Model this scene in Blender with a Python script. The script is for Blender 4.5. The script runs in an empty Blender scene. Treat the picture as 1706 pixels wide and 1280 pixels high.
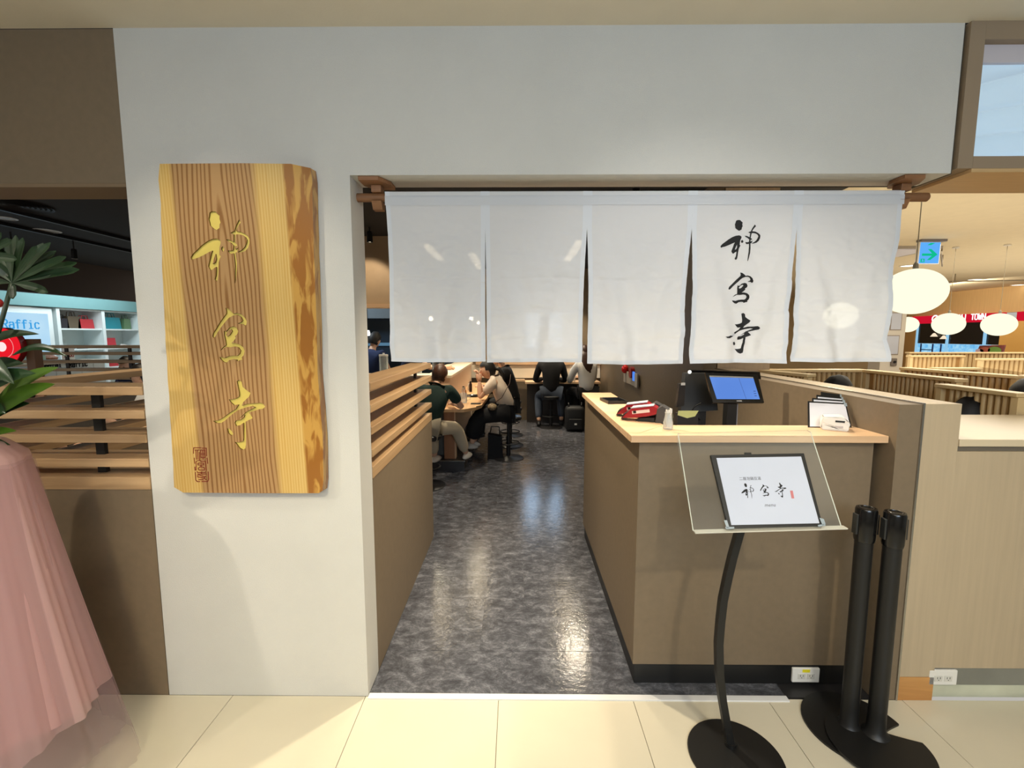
import bpy, bmesh, math, random
from mathutils import Vector, Matrix, noise
from mathutils.geometry import tessellate_polygon
C = bpy.context.scene
COL = C.collection
PI = math.pi
R = math.radians
random.seed(7)

# ------------------------------------------------------------------ camera
CAM_H, CAM_D, FPX = 1.6, 1.893, 770.0
YAW, PITCH = R(.52), R(6.08)
cd = bpy.data.cameras.new('camera'); cam = bpy.data.objects.new('camera', cd); COL.objects.link(cam)
cam.location = (0, -CAM_D, CAM_H)
cam.rotation_euler = (PI/2 - PITCH, 0, YAW)
cd.sensor_fit = 'HORIZONTAL'; cd.sensor_width = 36.0; cd.lens = FPX/1706*36.0
cd.clip_start = .05; cd.clip_end = 100
C.camera = cam

# ------------------------------------------------------------------ world + light
w = bpy.data.worlds.new('world'); C.world = w; w.use_nodes = True
w.node_tree.nodes['Background'].inputs[0].default_value = (1.0, .95, .86, 1)
w.node_tree.nodes['Background'].inputs[1].default_value = .35
C.view_settings.view_transform = 'Standard'; C.view_settings.look = 'None'
C.view_settings.gamma = 1; C.view_settings.use_curve_mapping = False
C.view_settings.exposure = 0.47

def area(name, loc, target, size, power, color, sy=None, spread=180):
    l = bpy.data.lights.new(name, 'AREA'); l.energy = power; l.color = color; l.size = size
    if sy: l.shape = 'RECTANGLE'; l.size_y = sy
    l.spread = R(spread)
    o = bpy.data.objects.new(name, l); COL.objects.link(o); o.location = loc
    o.rotation_euler = (Vector(target)-Vector(loc)).to_track_quat('-Z', 'Y').to_euler()
    return o
def spot(name, loc, target, power, color, cone=60, blend=.5, rad=.03):
    l = bpy.data.lights.new(name, 'SPOT'); l.energy = power; l.color = color
    l.spot_size = R(cone); l.spot_blend = blend; l.shadow_soft_size = rad
    o = bpy.data.objects.new(name, l); COL.objects.link(o); o.location = loc
    o.rotation_euler = (Vector(target)-Vector(loc)).to_track_quat('-Z', 'Y').to_euler()
    return o
WARM = (1.0, .83, .58); NEUT = (1.0, .92, .78); COOL = (.74, .86, 1.0)
# concourse ceiling lights behind / above the viewer
area('hall_light', (-1.0, -3.2, 2.72), (-1.0, -3.2, 0), 1.6, 30, NEUT)
area('hall_light', (1.4, -2.9, 2.72), (1.4, -2.9, 0), 1.2, 19, NEUT)
area('hall_cool', (0.6, -4.6, 2.6), (.6, 0, 2.6), 2.4, 84, (.66, .82, 1.0), 1.2)
spot('hall_spot', (-.9, -2.5, 2.74), (-1.0, 0, .25), 112, (1, .85, .54), 46, .9, .05)
spot('hall_spot', (1.1, -2.6, 2.74), (1.6, -.1, .3), 80, (1, .88, .66), 56, .8, .05)
spot('hall_spot', (-2.9, -2.0, 2.74), (-1.6, -.15, .5), 80, (1, .90, .74), 50, .5, .04)
spot('hall_spot', (.1, -1.5, 2.74), (.2, -.5, 0), 14, (1, .90, .72), 90, .9, .05)
spot('board_spot', (-1.25, -1.0, 2.74), (-1.12, 0, 1.35), 26, (1, .90, .70), 66, .8, .03)
spot('board_spot', (.6, -1.2, 2.74), (.75, 0, 1.3), 18, (1, .95, .88), 75, .8, .04)
# restaurant lights (dark ceiling at 2.8)
for i, (x, y, tx, ty, p) in enumerate([(.8, 3.85, .7, 3.0, 40), (-.67, 6.3, -.6, 5.9, 60), (-1.14, 4.74, -.75, 4.4, 95), (1.1, .9, 1.0, .2, 44),
                          (.62, 1.3, .6, .7, 55), (.25, 1.0, -.66, .9, 120), (-.3, .9, .535, .8, 120), (-.6, 3.3, -.6, 3.5, 80), (.9, 6.0, .9, 6.5, 80), (.05, 6.0, .05, 6.6, 60),
                          (-.55, 5.2, -.6, 5.2, 60), (1.1, 4.7, 1.57, 4.7, 40), (1.3, 1.3, 1.5, .3, 30)]):
    spot('room_spot', (x, y, 2.62), (tx, ty, .6), p, (1.0, .86, .64), 84, .7, .04)
for x, y in [(-2.6, 1.2), (-3.6, 2.4), (-4.6, 4.8), (-3.0, 3.2)]:
    spot('seat_spot', (x, y, 2.62), (x, y, .5), 42, WARM, 95, .7, .04)
spot('fascia_spot', (-1.75, 3.3, 2.66), (-1.85, 3.9, 2.0), 17, (1, .84, .62), 74, .4, .03)
area('kitchen_light', (-2.9, 4.7, 2.7), (-2.6, 5.2, 0), 1.0, 22, (.8, .92, 1), .5)
# food court and shop
area('court_light', (4.2, 2.6, 2.9), (4.2, 2.6, 0), 3.0, 70, NEUT)
area('court_light', (8.5, 5.5, 2.9), (8.5, 5.5, 0), 5.0, 170, NEUT)
area('court_uplight', (5.2, 3.2, 1.35), (5.4, 3.4, 3), 3.5, 25, (1, .92, .76))
area('court_uplight', (9.5, 6.5, 1.35), (9.5, 6.6, 3), 5, 46, (1, .92, .76))
area('court_wallwash', (11.6, 11.5, 2.9), (14, 11.5, 2.4), 3.5, 65, (1, .88, .68), .6)
area('shop_light', (-8.2, 7.4, 2.85), (-8.8, 7.4, 1), 2.5, 42, (.85, .96, 1), 1.0)

# ------------------------------------------------------------------ unprojection on real planes
Fv = Vector((-math.sin(YAW)*math.cos(PITCH), math.cos(YAW)*math.cos(PITCH), -math.sin(PITCH)))
Rv = Vector((math.cos(YAW), math.sin(YAW), 0)); Uv = Rv.cross(Fv)
def ray(u, v): return Fv + Rv*((u-853)/FPX) + Uv*((640-v)/FPX)
O = Vector((0, -CAM_D, CAM_H))
def atY(u, v, y): d = ray(u, v); return O + d*((y+CAM_D)/d.y)
def atZ(u, v, z): d = ray(u, v); return O + d*((z-CAM_H)/d.z)
def atX(u, v, x): d = ray(u, v); return O + d*(x/d.x)

# ------------------------------------------------------------------ materials
def s2l(c):
    return tuple(((x/12.92) if x <= .04045 else ((x+.055)/1.055)**2.4) for x in [k/255 for k in c])
def nt(m): return m.node_tree.nodes, m.node_tree.links
MATS = {}
def mat(name, rgb, rough=.5, metal=0, noise_amt=0, scale=8, bump=0, bscale=80, stretch=(1, 1, 1), spec=.5, coat=0):
    if name in MATS: return MATS[name]
    m = bpy.data.materials.new(name); m.use_nodes = True; n, l = nt(m)
    b = n['Principled BSDF']; c = s2l(rgb)
    b.inputs['Roughness'].default_value = rough; b.inputs['Metallic'].default_value = metal
    b.inputs['Specular IOR Level'].default_value = spec
    b.inputs['Coat Weight'].default_value = coat
    tc = n.new('ShaderNodeTexCoord'); mp = n.new('ShaderNodeMapping'); mp.inputs['Scale'].default_value = stretch
    l.new(tc.outputs['Object'], mp.inputs[0])
    t = n.new('ShaderNodeTexNoise'); t.inputs['Scale'].default_value = scale; t.inputs['Detail'].default_value = 5
    l.new(mp.outputs[0], t.inputs['Vector'])
    r = n.new('ShaderNodeValToRGB')
    r.color_ramp.elements[0].position = .3; r.color_ramp.elements[1].position = .7
    a = max(noise_amt, .015)
    r.color_ramp.elements[0].color = tuple(max(0, k*(1-a)) for k in c)+(1,)
    r.color_ramp.elements[1].color = tuple(min(1, k*(1+a)) for k in c)+(1,)
    l.new(t.outputs[0], r.inputs[0]); l.new(r.outputs[0], b.inputs['Base Color'])
    if bump:
        t2 = n.new('ShaderNodeTexNoise'); t2.inputs['Scale'].default_value = bscale; t2.inputs['Detail'].default_value = 3
        l.new(tc.outputs['Object'], t2.inputs['Vector'])
        bp = n.new('ShaderNodeBump'); bp.inputs['Strength'].default_value = bump; bp.inputs['Distance'].default_value = .004
        l.new(t2.outputs[0], bp.inputs['Height']); l.new(bp.outputs[0], b.inputs['Normal'])
    MATS[name] = m; return m
def wood(name, light, dark, axis=0, scale=1.0, rough=.45, grain=14, contrast=.5, world=False):
    if name in MATS: return MATS[name]
    m = bpy.data.materials.new(name); m.use_nodes = True; n, l = nt(m); b = n['Principled BSDF']
    b.inputs['Roughness'].default_value = rough
    tc = n.new('ShaderNodeTexCoord'); mp = n.new('ShaderNodeMapping')
    sc = [grain*scale]*3; sc[axis] = .7*scale; mp.inputs['Scale'].default_value = sc
    if world:
        ge = n.new('ShaderNodeNewGeometry'); l.new(ge.outputs['Position'], mp.inputs[0])
    else: l.new(tc.outputs['Object'], mp.inputs[0])
    t = n.new('ShaderNodeTexNoise'); t.inputs['Scale'].default_value = 1.6; t.inputs['Detail'].default_value = 7; t.inputs['Roughness'].default_value = .62
    t.inputs['Distortion'].default_value = .5
    l.new(mp.outputs[0], t.inputs['Vector'])
    mul = n.new('ShaderNodeMath'); mul.operation = 'MULTIPLY'; mul.inputs[1].default_value = 7
    sn = n.new('ShaderNodeMath'); sn.operation = 'SINE'
    l.new(t.outputs[0], mul.inputs[0]); l.new(mul.outputs[0], sn.inputs[0])
    mr = n.new('ShaderNodeMapRange'); mr.inputs['From Min'].default_value = -1; l.new(sn.outputs[0], mr.inputs[0])
    r = n.new('ShaderNodeValToRGB'); l.new(mr.outputs[0], r.inputs[0])
    L = s2l(light); Dk = s2l(dark)
    r.color_ramp.elements[0].color = tuple(L[i]*(1-contrast)+Dk[i]*contrast for i in range(3))+(1,)
    r.color_ramp.elements[1].color = L+(1,)
    oi = n.new('ShaderNodeObjectInfo'); hs = n.new('ShaderNodeHueSaturation'); mr2 = n.new('ShaderNodeMapRange')
    mr2.inputs['To Min'].default_value = .93; mr2.inputs['To Max'].default_value = 1.06
    l.new(oi.outputs['Random'], mr2.inputs[0]); l.new(mr2.outputs[0], hs.inputs['Value'])
    l.new(r.outputs[0], hs.inputs['Color']); l.new(hs.outputs[0], b.inputs['Base Color'])
    MATS[name] = m; return m
def emit(name, rgb, strength, rgb2=None, scale=3, stretch=(1, 1, 1)):
    if name in MATS: return MATS[name]
    m = bpy.data.materials.new(name); m.use_nodes = True; n, l = nt(m); n.clear()
    o = n.new('ShaderNodeOutputMaterial'); e = n.new('ShaderNodeEmission'); e.inputs[1].default_value = strength*.68
    tc = n.new('ShaderNodeTexCoord'); mp = n.new('ShaderNodeMapping'); mp.inputs['Scale'].default_value = stretch
    t = n.new('ShaderNodeTexNoise'); t.inputs['Scale'].default_value = scale
    r = n.new('ShaderNodeValToRGB'); r.color_ramp.elements[0].position = .35; r.color_ramp.elements[1].position = .65
    r.color_ramp.elements[0].color = s2l(rgb)+(1,); r.color_ramp.elements[1].color = s2l(rgb2 or rgb)+(1,)
    l.new(tc.outputs['Object'], mp.inputs[0]); l.new(mp.outputs[0], t.inputs['Vector']); l.new(t.outputs[0], r.inputs[0])
    l.new(r.outputs[0], e.inputs[0]); l.new(e.outputs[0], o.inputs[0]); MATS[name] = m; return m
def glass(name, rgb=(235, 240, 240), rough=.02, alpha=.82):
    if name in MATS: return MATS[name]
    m = bpy.data.materials.new(name); m.use_nodes = True; n, l = nt(m); n.clear()
    o = n.new('ShaderNodeOutputMaterial'); mx = n.new('ShaderNodeMixShader'); tr = n.new('ShaderNodeBsdfTransparent')
    p = n.new('ShaderNodeBsdfPrincipled'); p.inputs['Base Color'].default_value = s2l(rgb)+(1,); p.inputs['Roughness'].default_value = rough
    tr.inputs[0].default_value = (.97, .98, .98, 1)
    fr = n.new('ShaderNodeFresnel'); fr.inputs[0].default_value = 1.45
    mr = n.new('ShaderNodeMapRange'); mr.inputs['To Min'].default_value = 1-alpha; mr.inputs['To Max'].default_value = .8
    l.new(fr.outputs[0], mr.inputs[0]); l.new(mr.outputs[0], mx.inputs[0])
    l.new(tr.outputs[0], mx.inputs[1]); l.new(p.outputs[0], mx.inputs[2]); l.new(mx.outputs[0], o.inputs[0])
    MATS[name] = m; return m
def cloth(name, rgb, transl=.35, transp=.04, bump=.25, bscale=400):
    if name in MATS: return MATS[name]
    m = bpy.data.materials.new(name); m.use_nodes = True; n, l = nt(m); n.clear()
    o = n.new('ShaderNodeOutputMaterial'); c = s2l(rgb)+(1,)
    d = n.new('ShaderNodeBsdfDiffuse'); t = n.new('ShaderNodeBsdfTranslucent'); tp = n.new('ShaderNodeBsdfTransparent')
    d.inputs[0].default_value = c; t.inputs[0].default_value = c
    tc = n.new('ShaderNodeTexCoord'); ns = n.new('ShaderNodeTexNoise'); ns.inputs['Scale'].default_value = bscale
    l.new(tc.outputs['Object'], ns.inputs['Vector'])
    bp = n.new('ShaderNodeBump'); bp.inputs['Strength'].default_value = bump; bp.inputs['Distance'].default_value = .002
    l.new(ns.outputs[0], bp.inputs['Height']); l.new(bp.outputs[0], d.inputs['Normal'])
    a = n.new('ShaderNodeMixShader'); a.inputs[0].default_value = transl; l.new(d.outputs[0], a.inputs[1]); l.new(t.outputs[0], a.inputs[2])
    b = n.new('ShaderNodeMixShader'); b.inputs[0].default_value = transp; l.new(a.outputs[0], b.inputs[1]); l.new(tp.outputs[0], b.inputs[2])
    l.new(b.outputs[0], o.inputs[0]); MATS[name] = m; return m

# ------------------------------------------------------------------ mesh helper
ORG = {}
class MB:
    def __init__(s): s.bm = bmesh.new()
    def verts(s, ps): return [s.bm.verts.new(p) for p in ps]
    def face(s, vs):
        try: return s.bm.faces.new(vs)
        except ValueError: return None
    def box(s, x0, x1, y0, y1, z0, z1, bev=0):
        v = s.verts([(x, y, z) for x in (x0, x1) for y in (y0, y1) for z in (z0, z1)])
        fs = [s.face([v[i] for i in q]) for q in ((0, 1, 3, 2), (4, 6, 7, 5), (0, 4, 5, 1), (2, 3, 7, 6), (0, 2, 6, 4), (1, 5, 7, 3))]
        if bev:
            es = {e for f in fs for e in f.edges}
            bmesh.ops.bevel(s.bm, geom=list(es), offset=bev, segments=2, affect='EDGES', profile=.5)
        return s
    def obox(s, c, ux, uy, uz, bev=0):     # oriented box, half-extent vectors
        c, ux, uy, uz = map(Vector, (c, ux, uy, uz))
        v = s.verts([c+ux*a+uy*b+uz*d for a in (-1, 1) for b in (-1, 1) for d in (-1, 1)])
        fs = [s.face([v[i] for i in q]) for q in ((0, 1, 3, 2), (4, 6, 7, 5), (0, 4, 5, 1), (2, 3, 7, 6), (0, 2, 6, 4), (1, 5, 7, 3))]
        if bev:
            es = {e for f in fs for e in f.edges}
            bmesh.ops.bevel(s.bm, geom=list(es), offset=bev, segments=2, affect='EDGES', profile=.5)
        return s
    def tube(s, pts, rad, seg=10, caps=True, flat=None):
        pts = [Vector(p) for p in pts]; n = len(pts)
        rad = rad if isinstance(rad, (list, tuple)) else [rad]*n
        rings = []; prev = None
        for i, p in enumerate(pts):
            t = (pts[min(i+1, n-1)]-pts[max(i-1, 0)]).normalized()
            ref = prev if prev is not None else (Vector((0, 0, 1)) if abs(t.z) < .9 else Vector((0, 1, 0)))
            u = (ref - t*ref.dot(t)).normalized(); v = t.cross(u); prev = u
            fl = flat or 1
            rings.append(s.verts([p+(u*math.cos(2*PI*k/seg)*fl+v*math.sin(2*PI*k/seg))*rad[i] for k in range(seg)]))
        for a, b in zip(rings, rings[1:]):
            for k in range(seg): s.face([a[k], a[(k+1) % seg], b[(k+1) % seg], b[k]])
        if caps: s.face(rings[0][::-1]); s.face(rings[-1])
        return s
    def lathe(s, prof, c=(0, 0, 0), seg=24, sx=1, sy=1, wob=None):
        rings = []
        for r, z in prof:
            if r <= 1e-5: rings.append(s.verts([(c[0], c[1], c[2]+z)])); continue
            ps = []
            for k in range(seg):
                a = 2*PI*k/seg; q = r*(wob(a, z) if wob else 1)
                ps.append((c[0]+q*math.cos(a)*sx, c[1]+q*math.sin(a)*sy, c[2]+z))
            rings.append(s.verts(ps))
        for a, b in zip(rings, rings[1:]):
            for k in range(seg):
                A, B = a[k % len(a)], a[(k+1) % len(a)]; Cc, D = b[(k+1) % len(b)], b[k % len(b)]
                vs = []
                for q in (A, B, Cc, D):
                    if q not in vs: vs.append(q)
                if len(vs) > 2: s.face(vs)
        return s
    def prism(s, outline, f0, f1, holes=()):
        """outline: 2d pts; f0/f1 map a 2d point to the front / back 3d point"""
        loops = [[Vector((p[0], p[1], 0)) for p in lp] for lp in [outline]+list(holes)]
        flat = [p for lp in loops for p in lp]
        tris = tessellate_polygon(loops)
        a = s.verts([f0(p) for p in flat]); b = s.verts([f1(p) for p in flat])
        for t in tris:
            s.face([a[i] for i in t]); s.face([b[i] for i in reversed(t)])
        k = 0
        for lp in loops:
            n = len(lp)
            for i in range(n):
                j = (i+1) % n; s.face([a[k+i], a[k+j], b[k+j], b[k+i]])
            k += n
        return s
    def grid(s, fn, nu, nv):
        vs = [[s.bm.verts.new(fn(i/nu, j/nv)) for j in range(nv+1)] for i in range(nu+1)]
        for i in range(nu):
            for j in range(nv): s.face([vs[i][j], vs[i+1][j], vs[i+1][j+1], vs[i][j+1]])
        return s
    def ell(s, c, r, seg=20, rings=14, rot=None):
        m = Matrix.Translation(Vector(c)) @ (rot.to_4x4() if rot else Matrix.Identity(4)) @ Matrix.Diagonal((r[0], r[1], r[2], 1))
        bmesh.ops.create_uvsphere(s.bm, u_segments=seg, v_segments=rings, radius=1, matrix=m); return s
    def build(s, name, m, parent=None, smooth=False, local=False, recalc=True, solid=0):
        if recalc: bmesh.ops.recalc_face_normals(s.bm, faces=s.bm.faces)
        if parent is not None and not local:
            bmesh.ops.translate(s.bm, verts=s.bm.verts, vec=-ORG.get(parent.name, Vector()))
        me = bpy.data.meshes.new(name); s.bm.to_mesh(me); s.bm.free()
        if smooth:
            for p in me.polygons: p.use_smooth = True
        me.materials.append(m); o = bpy.data.objects.new(name, me); COL.objects.link(o)
        if parent is not None:
            o.parent = parent; ORG[o.name] = ORG.get(parent.name, Vector())
        if smooth == 'auto':
            md = o.modifiers.new('wn', 'EDGE_SPLIT'); md.split_angle = R(40)
        if solid:
            md = o.modifiers.new('solid', 'SOLIDIFY'); md.thickness = solid; md.offset = 0
        return o
def tag(o, label=None, cat=None, group=None, kind=None):
    if label: o['label'] = label
    if cat: o['category'] = cat
    if group: o['group'] = group
    if kind: o['kind'] = kind
    return o
def thing(name, label, cat, loc=(0, 0, 0), rz=0, group=None):
    o = bpy.data.objects.new(name, None); COL.objects.link(o); o.location = loc; o.rotation_euler = (0, 0, rz)
    o.empty_display_size = .1; ORG[o.name] = Vector(loc)
    return tag(o, label, cat, group)
def struct(o): o['kind'] = 'structure'; return o
def dup(root, loc, rz=0, label=None, group=None):
    r = root.copy(); COL.objects.link(r); r.location = loc; r.rotation_euler = (0, 0, rz); ORG[r.name] = Vector(loc)
    if label: r['label'] = label
    if group: r['group'] = group
    for ch in list(root.children):
        c = ch.copy(); COL.objects.link(c); c.parent = r
        for g in list(ch.children):
            d = g.copy(); COL.objects.link(d); d.parent = c
    return r
def copy_part(o, parent, loc):
    c = o.copy(); COL.objects.link(c); c.parent = parent; c.location = loc; return c
def text_mesh(body, size, extrude, name, m, mw, parent=None, align='CENTER', shear=0, spacing=1):
    """mw: 4x4 world matrix of the text frame (x right, y up)"""
    cu = bpy.data.curves.new(name, 'FONT'); cu.body = body; cu.size = size; cu.extrude = extrude; cu.align_x = align; cu.align_y = 'CENTER'
    cu.shear = shear; cu.space_character = spacing; cu.resolution_u = 2
    o = bpy.data.objects.new(name, cu); COL.objects.link(o)
    dg = bpy.context.evaluated_depsgraph_get(); me = bpy.data.meshes.new_from_object(o.evaluated_get(dg))
    bpy.data.objects.remove(o); bpy.data.curves.remove(cu)
    me.transform(mw)
    if parent is not None: me.transform(Matrix.Translation(-ORG.get(parent.name, Vector())))
    me.materials.clear(); me.materials.append(m)
    ob = bpy.data.objects.new(name, me); COL.objects.link(ob)
    if parent is not None: ob.parent = parent; ORG[ob.name] = ORG.get(parent.name, Vector())
    return ob
SF = {'T':[[(0,7),(4,7)],[(2,7),(2,0)]],'R':[[(0,0),(0,7),(3,7),(4,6),(4,4.6),(3,3.6),(0,3.6)],[(2,3.6),(4,0)]],'a':[[(.4,4.4),(1,5),(3,5),(3.6,4.2),(3.6,0)],[(3.6,3),(1,3),(.2,2.2),(.2,.8),(1,0),(2.6,0),(3.6,.9)]],
 'f':[[(3.6,6.6),(3,7),(2,7),(1.4,6.2),(1.4,0)],[(.3,4.6),(3.2,4.6)]],'i':[[(1,4.8),(2,4.8),(2,0)],[(1.9,6.5),(2.1,6.5)],[(.8,0),(3.2,0)]],'c':[[(3.7,4.2),(3,5),(1.2,5),(.3,4),(.3,1),(1.2,0),(3,0),(3.7,.8)]],
 'S':[[(4,6),(3.2,7),(1,7),(.1,6),(.1,4.8),(1,3.8),(3,3.4),(4,2.4),(4,1),(3,0),(1,0),(0,1)]],'H':[[(0,0),(0,7)],[(4,0),(4,7)],[(0,3.6),(4,3.6)]],'A':[[(0,0),(2,7),(4,0)],[(.8,2.6),(3.2,2.6)]],'N':[[(0,0),(0,7),(4,0),(4,7)]],
 'G':[[(4,5.8),(3,7),(1,7),(0,6),(0,1),(1,0),(3,0),(4,1),(4,3.2),(2.4,3.2)]],'I':[[(2,0),(2,7)]],'O':[[(1,0),(0,1),(0,6),(1,7),(3,7),(4,6),(4,1),(3,0),(1,0)]],'W':[[(0,7),(.9,0),(2,5),(3.1,0),(4,7)]],
 'r':[[(.6,5),(.6,0)],[(.6,3.6),(1.6,5),(3.2,5)]],'e':[[(.2,2.6),(3.7,2.6),(3.7,4),(3,5),(1,5),(.2,4),(.2,1),(1,0),(3.5,0)]],'n':[[(.3,5),(.3,0)],[(.3,4),(1.2,5),(2.8,5),(3.6,4.2),(3.6,0)]],'t':[[(1.5,6.6),(1.5,.8),(2.2,0),(3.4,0)],[(.3,4.8),(3.2,4.8)]],'l':[[(1,7),(2,7),(2,0)],[(.8,0),(3.2,0)]],
 'P':[[(0,0),(0,7),(3,7),(4,6),(4,4.4),(3,3.4),(0,3.4)]],'U':[[(0,7),(0,1),(1,0),(3,0),(4,1),(4,7)]],'M':[[(0,0),(0,7),(2,3),(4,7),(4,0)]],'5':[[(3.8,7),(.4,7),(.2,4),(3,4),(4,3),(4,1),(3,0),(0,0)]],'0':[[(1,0),(0,1.2),(0,5.8),(1,7),(3,7),(4,5.8),(4,1.2),(3,0),(1,0)]],' ':[]}
def stroke_text(body, h, width, weight, name, m, mw, parent, depth=.006, align='C'):
    """lettering as thin raised strokes; h cap height, width total width"""
    n = len(body); adv = width/(n-.25); k = adv/5.4; kh = h/7; x0 = {'C': -width/2, 'L': 0, 'R': -width}[align]
    for i, ch in enumerate(body):
        if ch == ' ': continue
        mb = MB()
        for pl in SF[ch]:
            for a, b in zip(pl, pl[1:]):
                A = Vector((x0+i*adv+a[0]*k, a[1]*kh-h/2)); B = Vector((x0+i*adv+b[0]*k, b[1]*kh-h/2))
                d = (B-A).normalized()*weight*.5; q = Vector((-d.y, d.x)); A -= d; B += d
                mb.prism([A+q, B+q, B-q, A-q], lambda p: mw @ Vector((p.x, p.y, depth)), lambda p: mw @ Vector((p.x, p.y, 0)))
        mb.build('raised_letter', m, parent)
def frame(o, x, y):
    x = Vector(x).normalized(); y = Vector(y).normalized(); z = x.cross(y).normalized(); y = z.cross(x)
    m = Matrix((x, y, z)).transposed().to_4x4(); m.translation = Vector(o); return m

# ------------------------------------------------------------------ shared materials
WALL = mat('white_plaster', (206, 205, 200), .85, noise_amt=.03, scale=2.5, bump=.35, bscale=260)
BROWN = mat('brown_laminate', (124, 108, 87), .55, noise_amt=.05, scale=30, bump=.12, bscale=500)
BEIGE = mat('beige_laminate', (186, 168, 140), .5, noise_amt=.05, scale=4, stretch=(14, 14, .6))
ASH = wood('ash_wood', (226, 192, 154), (170, 120, 76), 0, 1, .4, 14, .32, world=True)
ASHY = wood('ash_wood_lengthwise', (222, 182, 134), (160, 110, 66), 1, 1, .4, 14, .4, world=True)
SLAT = wood('oak_slat_wood', (198, 166, 126), (142, 104, 68), 0, 1, .42, 16, .5, world=True)
SLATY = wood('oak_slat_wood_lengthwise', (200, 166, 124), (142, 104, 68), 1, 1, .42, 16, .5, world=True)
ROD = wood('brown_cedar', (158, 112, 74), (92, 58, 34), 0, 2, .5, 10, .6)
REED = wood('reeded_oak', (212, 184, 134), (170, 136, 88), 2, 1, .5, 12, .35)
BLACK = mat('black_paint', (20, 20, 20), .45)
BLACKG = mat('black_gloss', (12, 12, 13), .2)
DKCEIL = mat('charcoal_ceiling', (34, 32, 30), .85)
WHITEP = mat('white_plastic', (232, 230, 224), .35)
CREAM = mat('cream_ceiling', (222, 214, 196), .9, bump=.1, bscale=150)
CHROME = mat('brushed_steel', (190, 190, 188), .25, metal=1)
GLASS = glass('clear_glass')
ACRYL = glass('clear_acrylic', (225, 228, 222), .05, .985)
SKIN = mat('skin', (222, 176, 146), .5)
HAIR = mat('black_hair', (17, 13, 12), .6, noise_amt=.5, scale=60, stretch=(1, 1, .1))
INK = mat('black_ink', (14, 13, 14), .7)
PAPER = mat('white_paper', (196, 202, 216), .7)

# ------------------------------------------------------------------ SETTING
# hall floor: base plus individual 60 cm tiles with recessed joints
MB().box(-4.2, 4.8, -6.0, 0.0, -.06, -.006).build('floor', mat('floor_grout', (120, 110, 92), .8)); floor = bpy.data.objects['floor']; struct(floor)
ORG['floor'] = Vector()
TILE = mat('cream_polished_tile', (214, 206, 184), .12, noise_amt=.03, scale=3, spec=.5)
gx = [-.669+.5925*k for k in range(-5, 9)]
tm = MB().box(.0012, .5913, 0.0012, .5988, -.006, 0, .0008).build('tile', TILE, floor)
first = True
for gy in [-.6*k - .6 - 0 for k in range(0, 6)]:
    for x in gx[:-1]:
        if first: tm.location = (x, gy, 0); first = False
        else: copy_part(tm, floor, (x, gy, 0))
# restaurant floor: glossy mottled vinyl tiles
def vinyl():
    m = bpy.data.materials.new('mottled_grey_vinyl'); m.use_nodes = True; n, l = nt(m); b = n['Principled BSDF']
    ge = n.new('ShaderNodeNewGeometry'); oi = n.new('ShaderNodeObjectInfo')
    sc = n.new('ShaderNodeVectorMath'); sc.operation = 'SCALE'; l.new(oi.outputs['Location'], sc.inputs[0]); sc.inputs['Scale'].default_value = 3.7
    ad = n.new('ShaderNodeVectorMath'); ad.operation = 'ADD'; l.new(ge.outputs['Position'], ad.inputs[0]); l.new(sc.outputs[0], ad.inputs[1])
    mp = n.new('ShaderNodeMapping'); mp.inputs['Scale'].default_value = (1, 1.5, 1); l.new(ad.outputs[0], mp.inputs[0])
    t = n.new('ShaderNodeTexNoise'); t.inputs['Scale'].default_value = 9; t.inputs['Detail'].default_value = 14; t.inputs['Roughness'].default_value = .84; t.inputs['Distortion'].default_value = .35
    l.new(mp.outputs[0], t.inputs['Vector'])
    r = n.new('ShaderNodeValToRGB'); e = r.color_ramp.elements
    e[0].position = .34; e[0].color = s2l((46, 47, 51))+(1,); e[1].position = .7; e[1].color = s2l((142, 144, 152))+(1,)
    x = r.color_ramp.elements.new(.5); x.color = s2l((80, 81, 87))+(1,)
    l.new(t.outputs[0], r.inputs[0]); l.new(r.outputs[0], b.inputs['Base Color'])
    b.inputs['Roughness'].default_value = .15
    t2 = n.new('ShaderNodeTexVoronoi'); t2.inputs['Scale'].default_value = 70; l.new(ge.outputs['Position'], t2.inputs['Vector'])
    t3 = n.new('ShaderNodeTexNoise'); t3.inputs['Scale'].default_value = 45; t3.inputs['Detail'].default_value = 4; l.new(ge.outputs['Position'], t3.inputs['Vector'])
    bp = n.new('ShaderNodeBump'); bp.inputs['Strength'].default_value = .45; bp.inputs['Distance'].default_value = .0022
    l.new(t3.outputs[0], bp.inputs['Height']); l.new(bp.outputs[0], b.inputs['Normal'])
    return m
VIN = vinyl()
f2 = struct(MB().box(-7.2, 1.72, .012, 6.8, -.06, -.003).build('floor', mat('vinyl_seam', (40, 39, 40), .4)))
ORG[f2.name] = Vector()
vt = MB().box(.0006, .4694, .0006, .4794, -.003, 0).build('vinyl_tile', VIN, f2); first = True
for j in range(-1, 14):
    for i in range(-2, 4):
        x = -.655+i*.47+(.235 if j % 2 else 0); y = .3+j*.48
        if y < .01: continue
        if x > 1.1 and y < 1.6: continue
        if first: vt.location = (x, y, 0); first = False
        else: copy_part(vt, f2, (x, y, 0))
xx = MB().box(-.655, 1.2, .014, .299, -.003, 0).build('vinyl_tile', VIN, f2)
f3 = struct(MB().box(1.72, 15.5, 0.6, 16, -.06, 0).build('floor', mat('court_floor', (150, 132, 104), .4)))
f4 = struct(MB().box(-10.5, -7.2, .1, 16, -.06, 0).build('floor', mat('shop_floor', (200, 196, 188), .3)))
# threshold strip
struct(MB().box(-.655, 1.2, -.018, .013, -.004, .006, .002).build('threshold_strip', mat('white_aluminium', (226, 226, 226), .3)))
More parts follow.
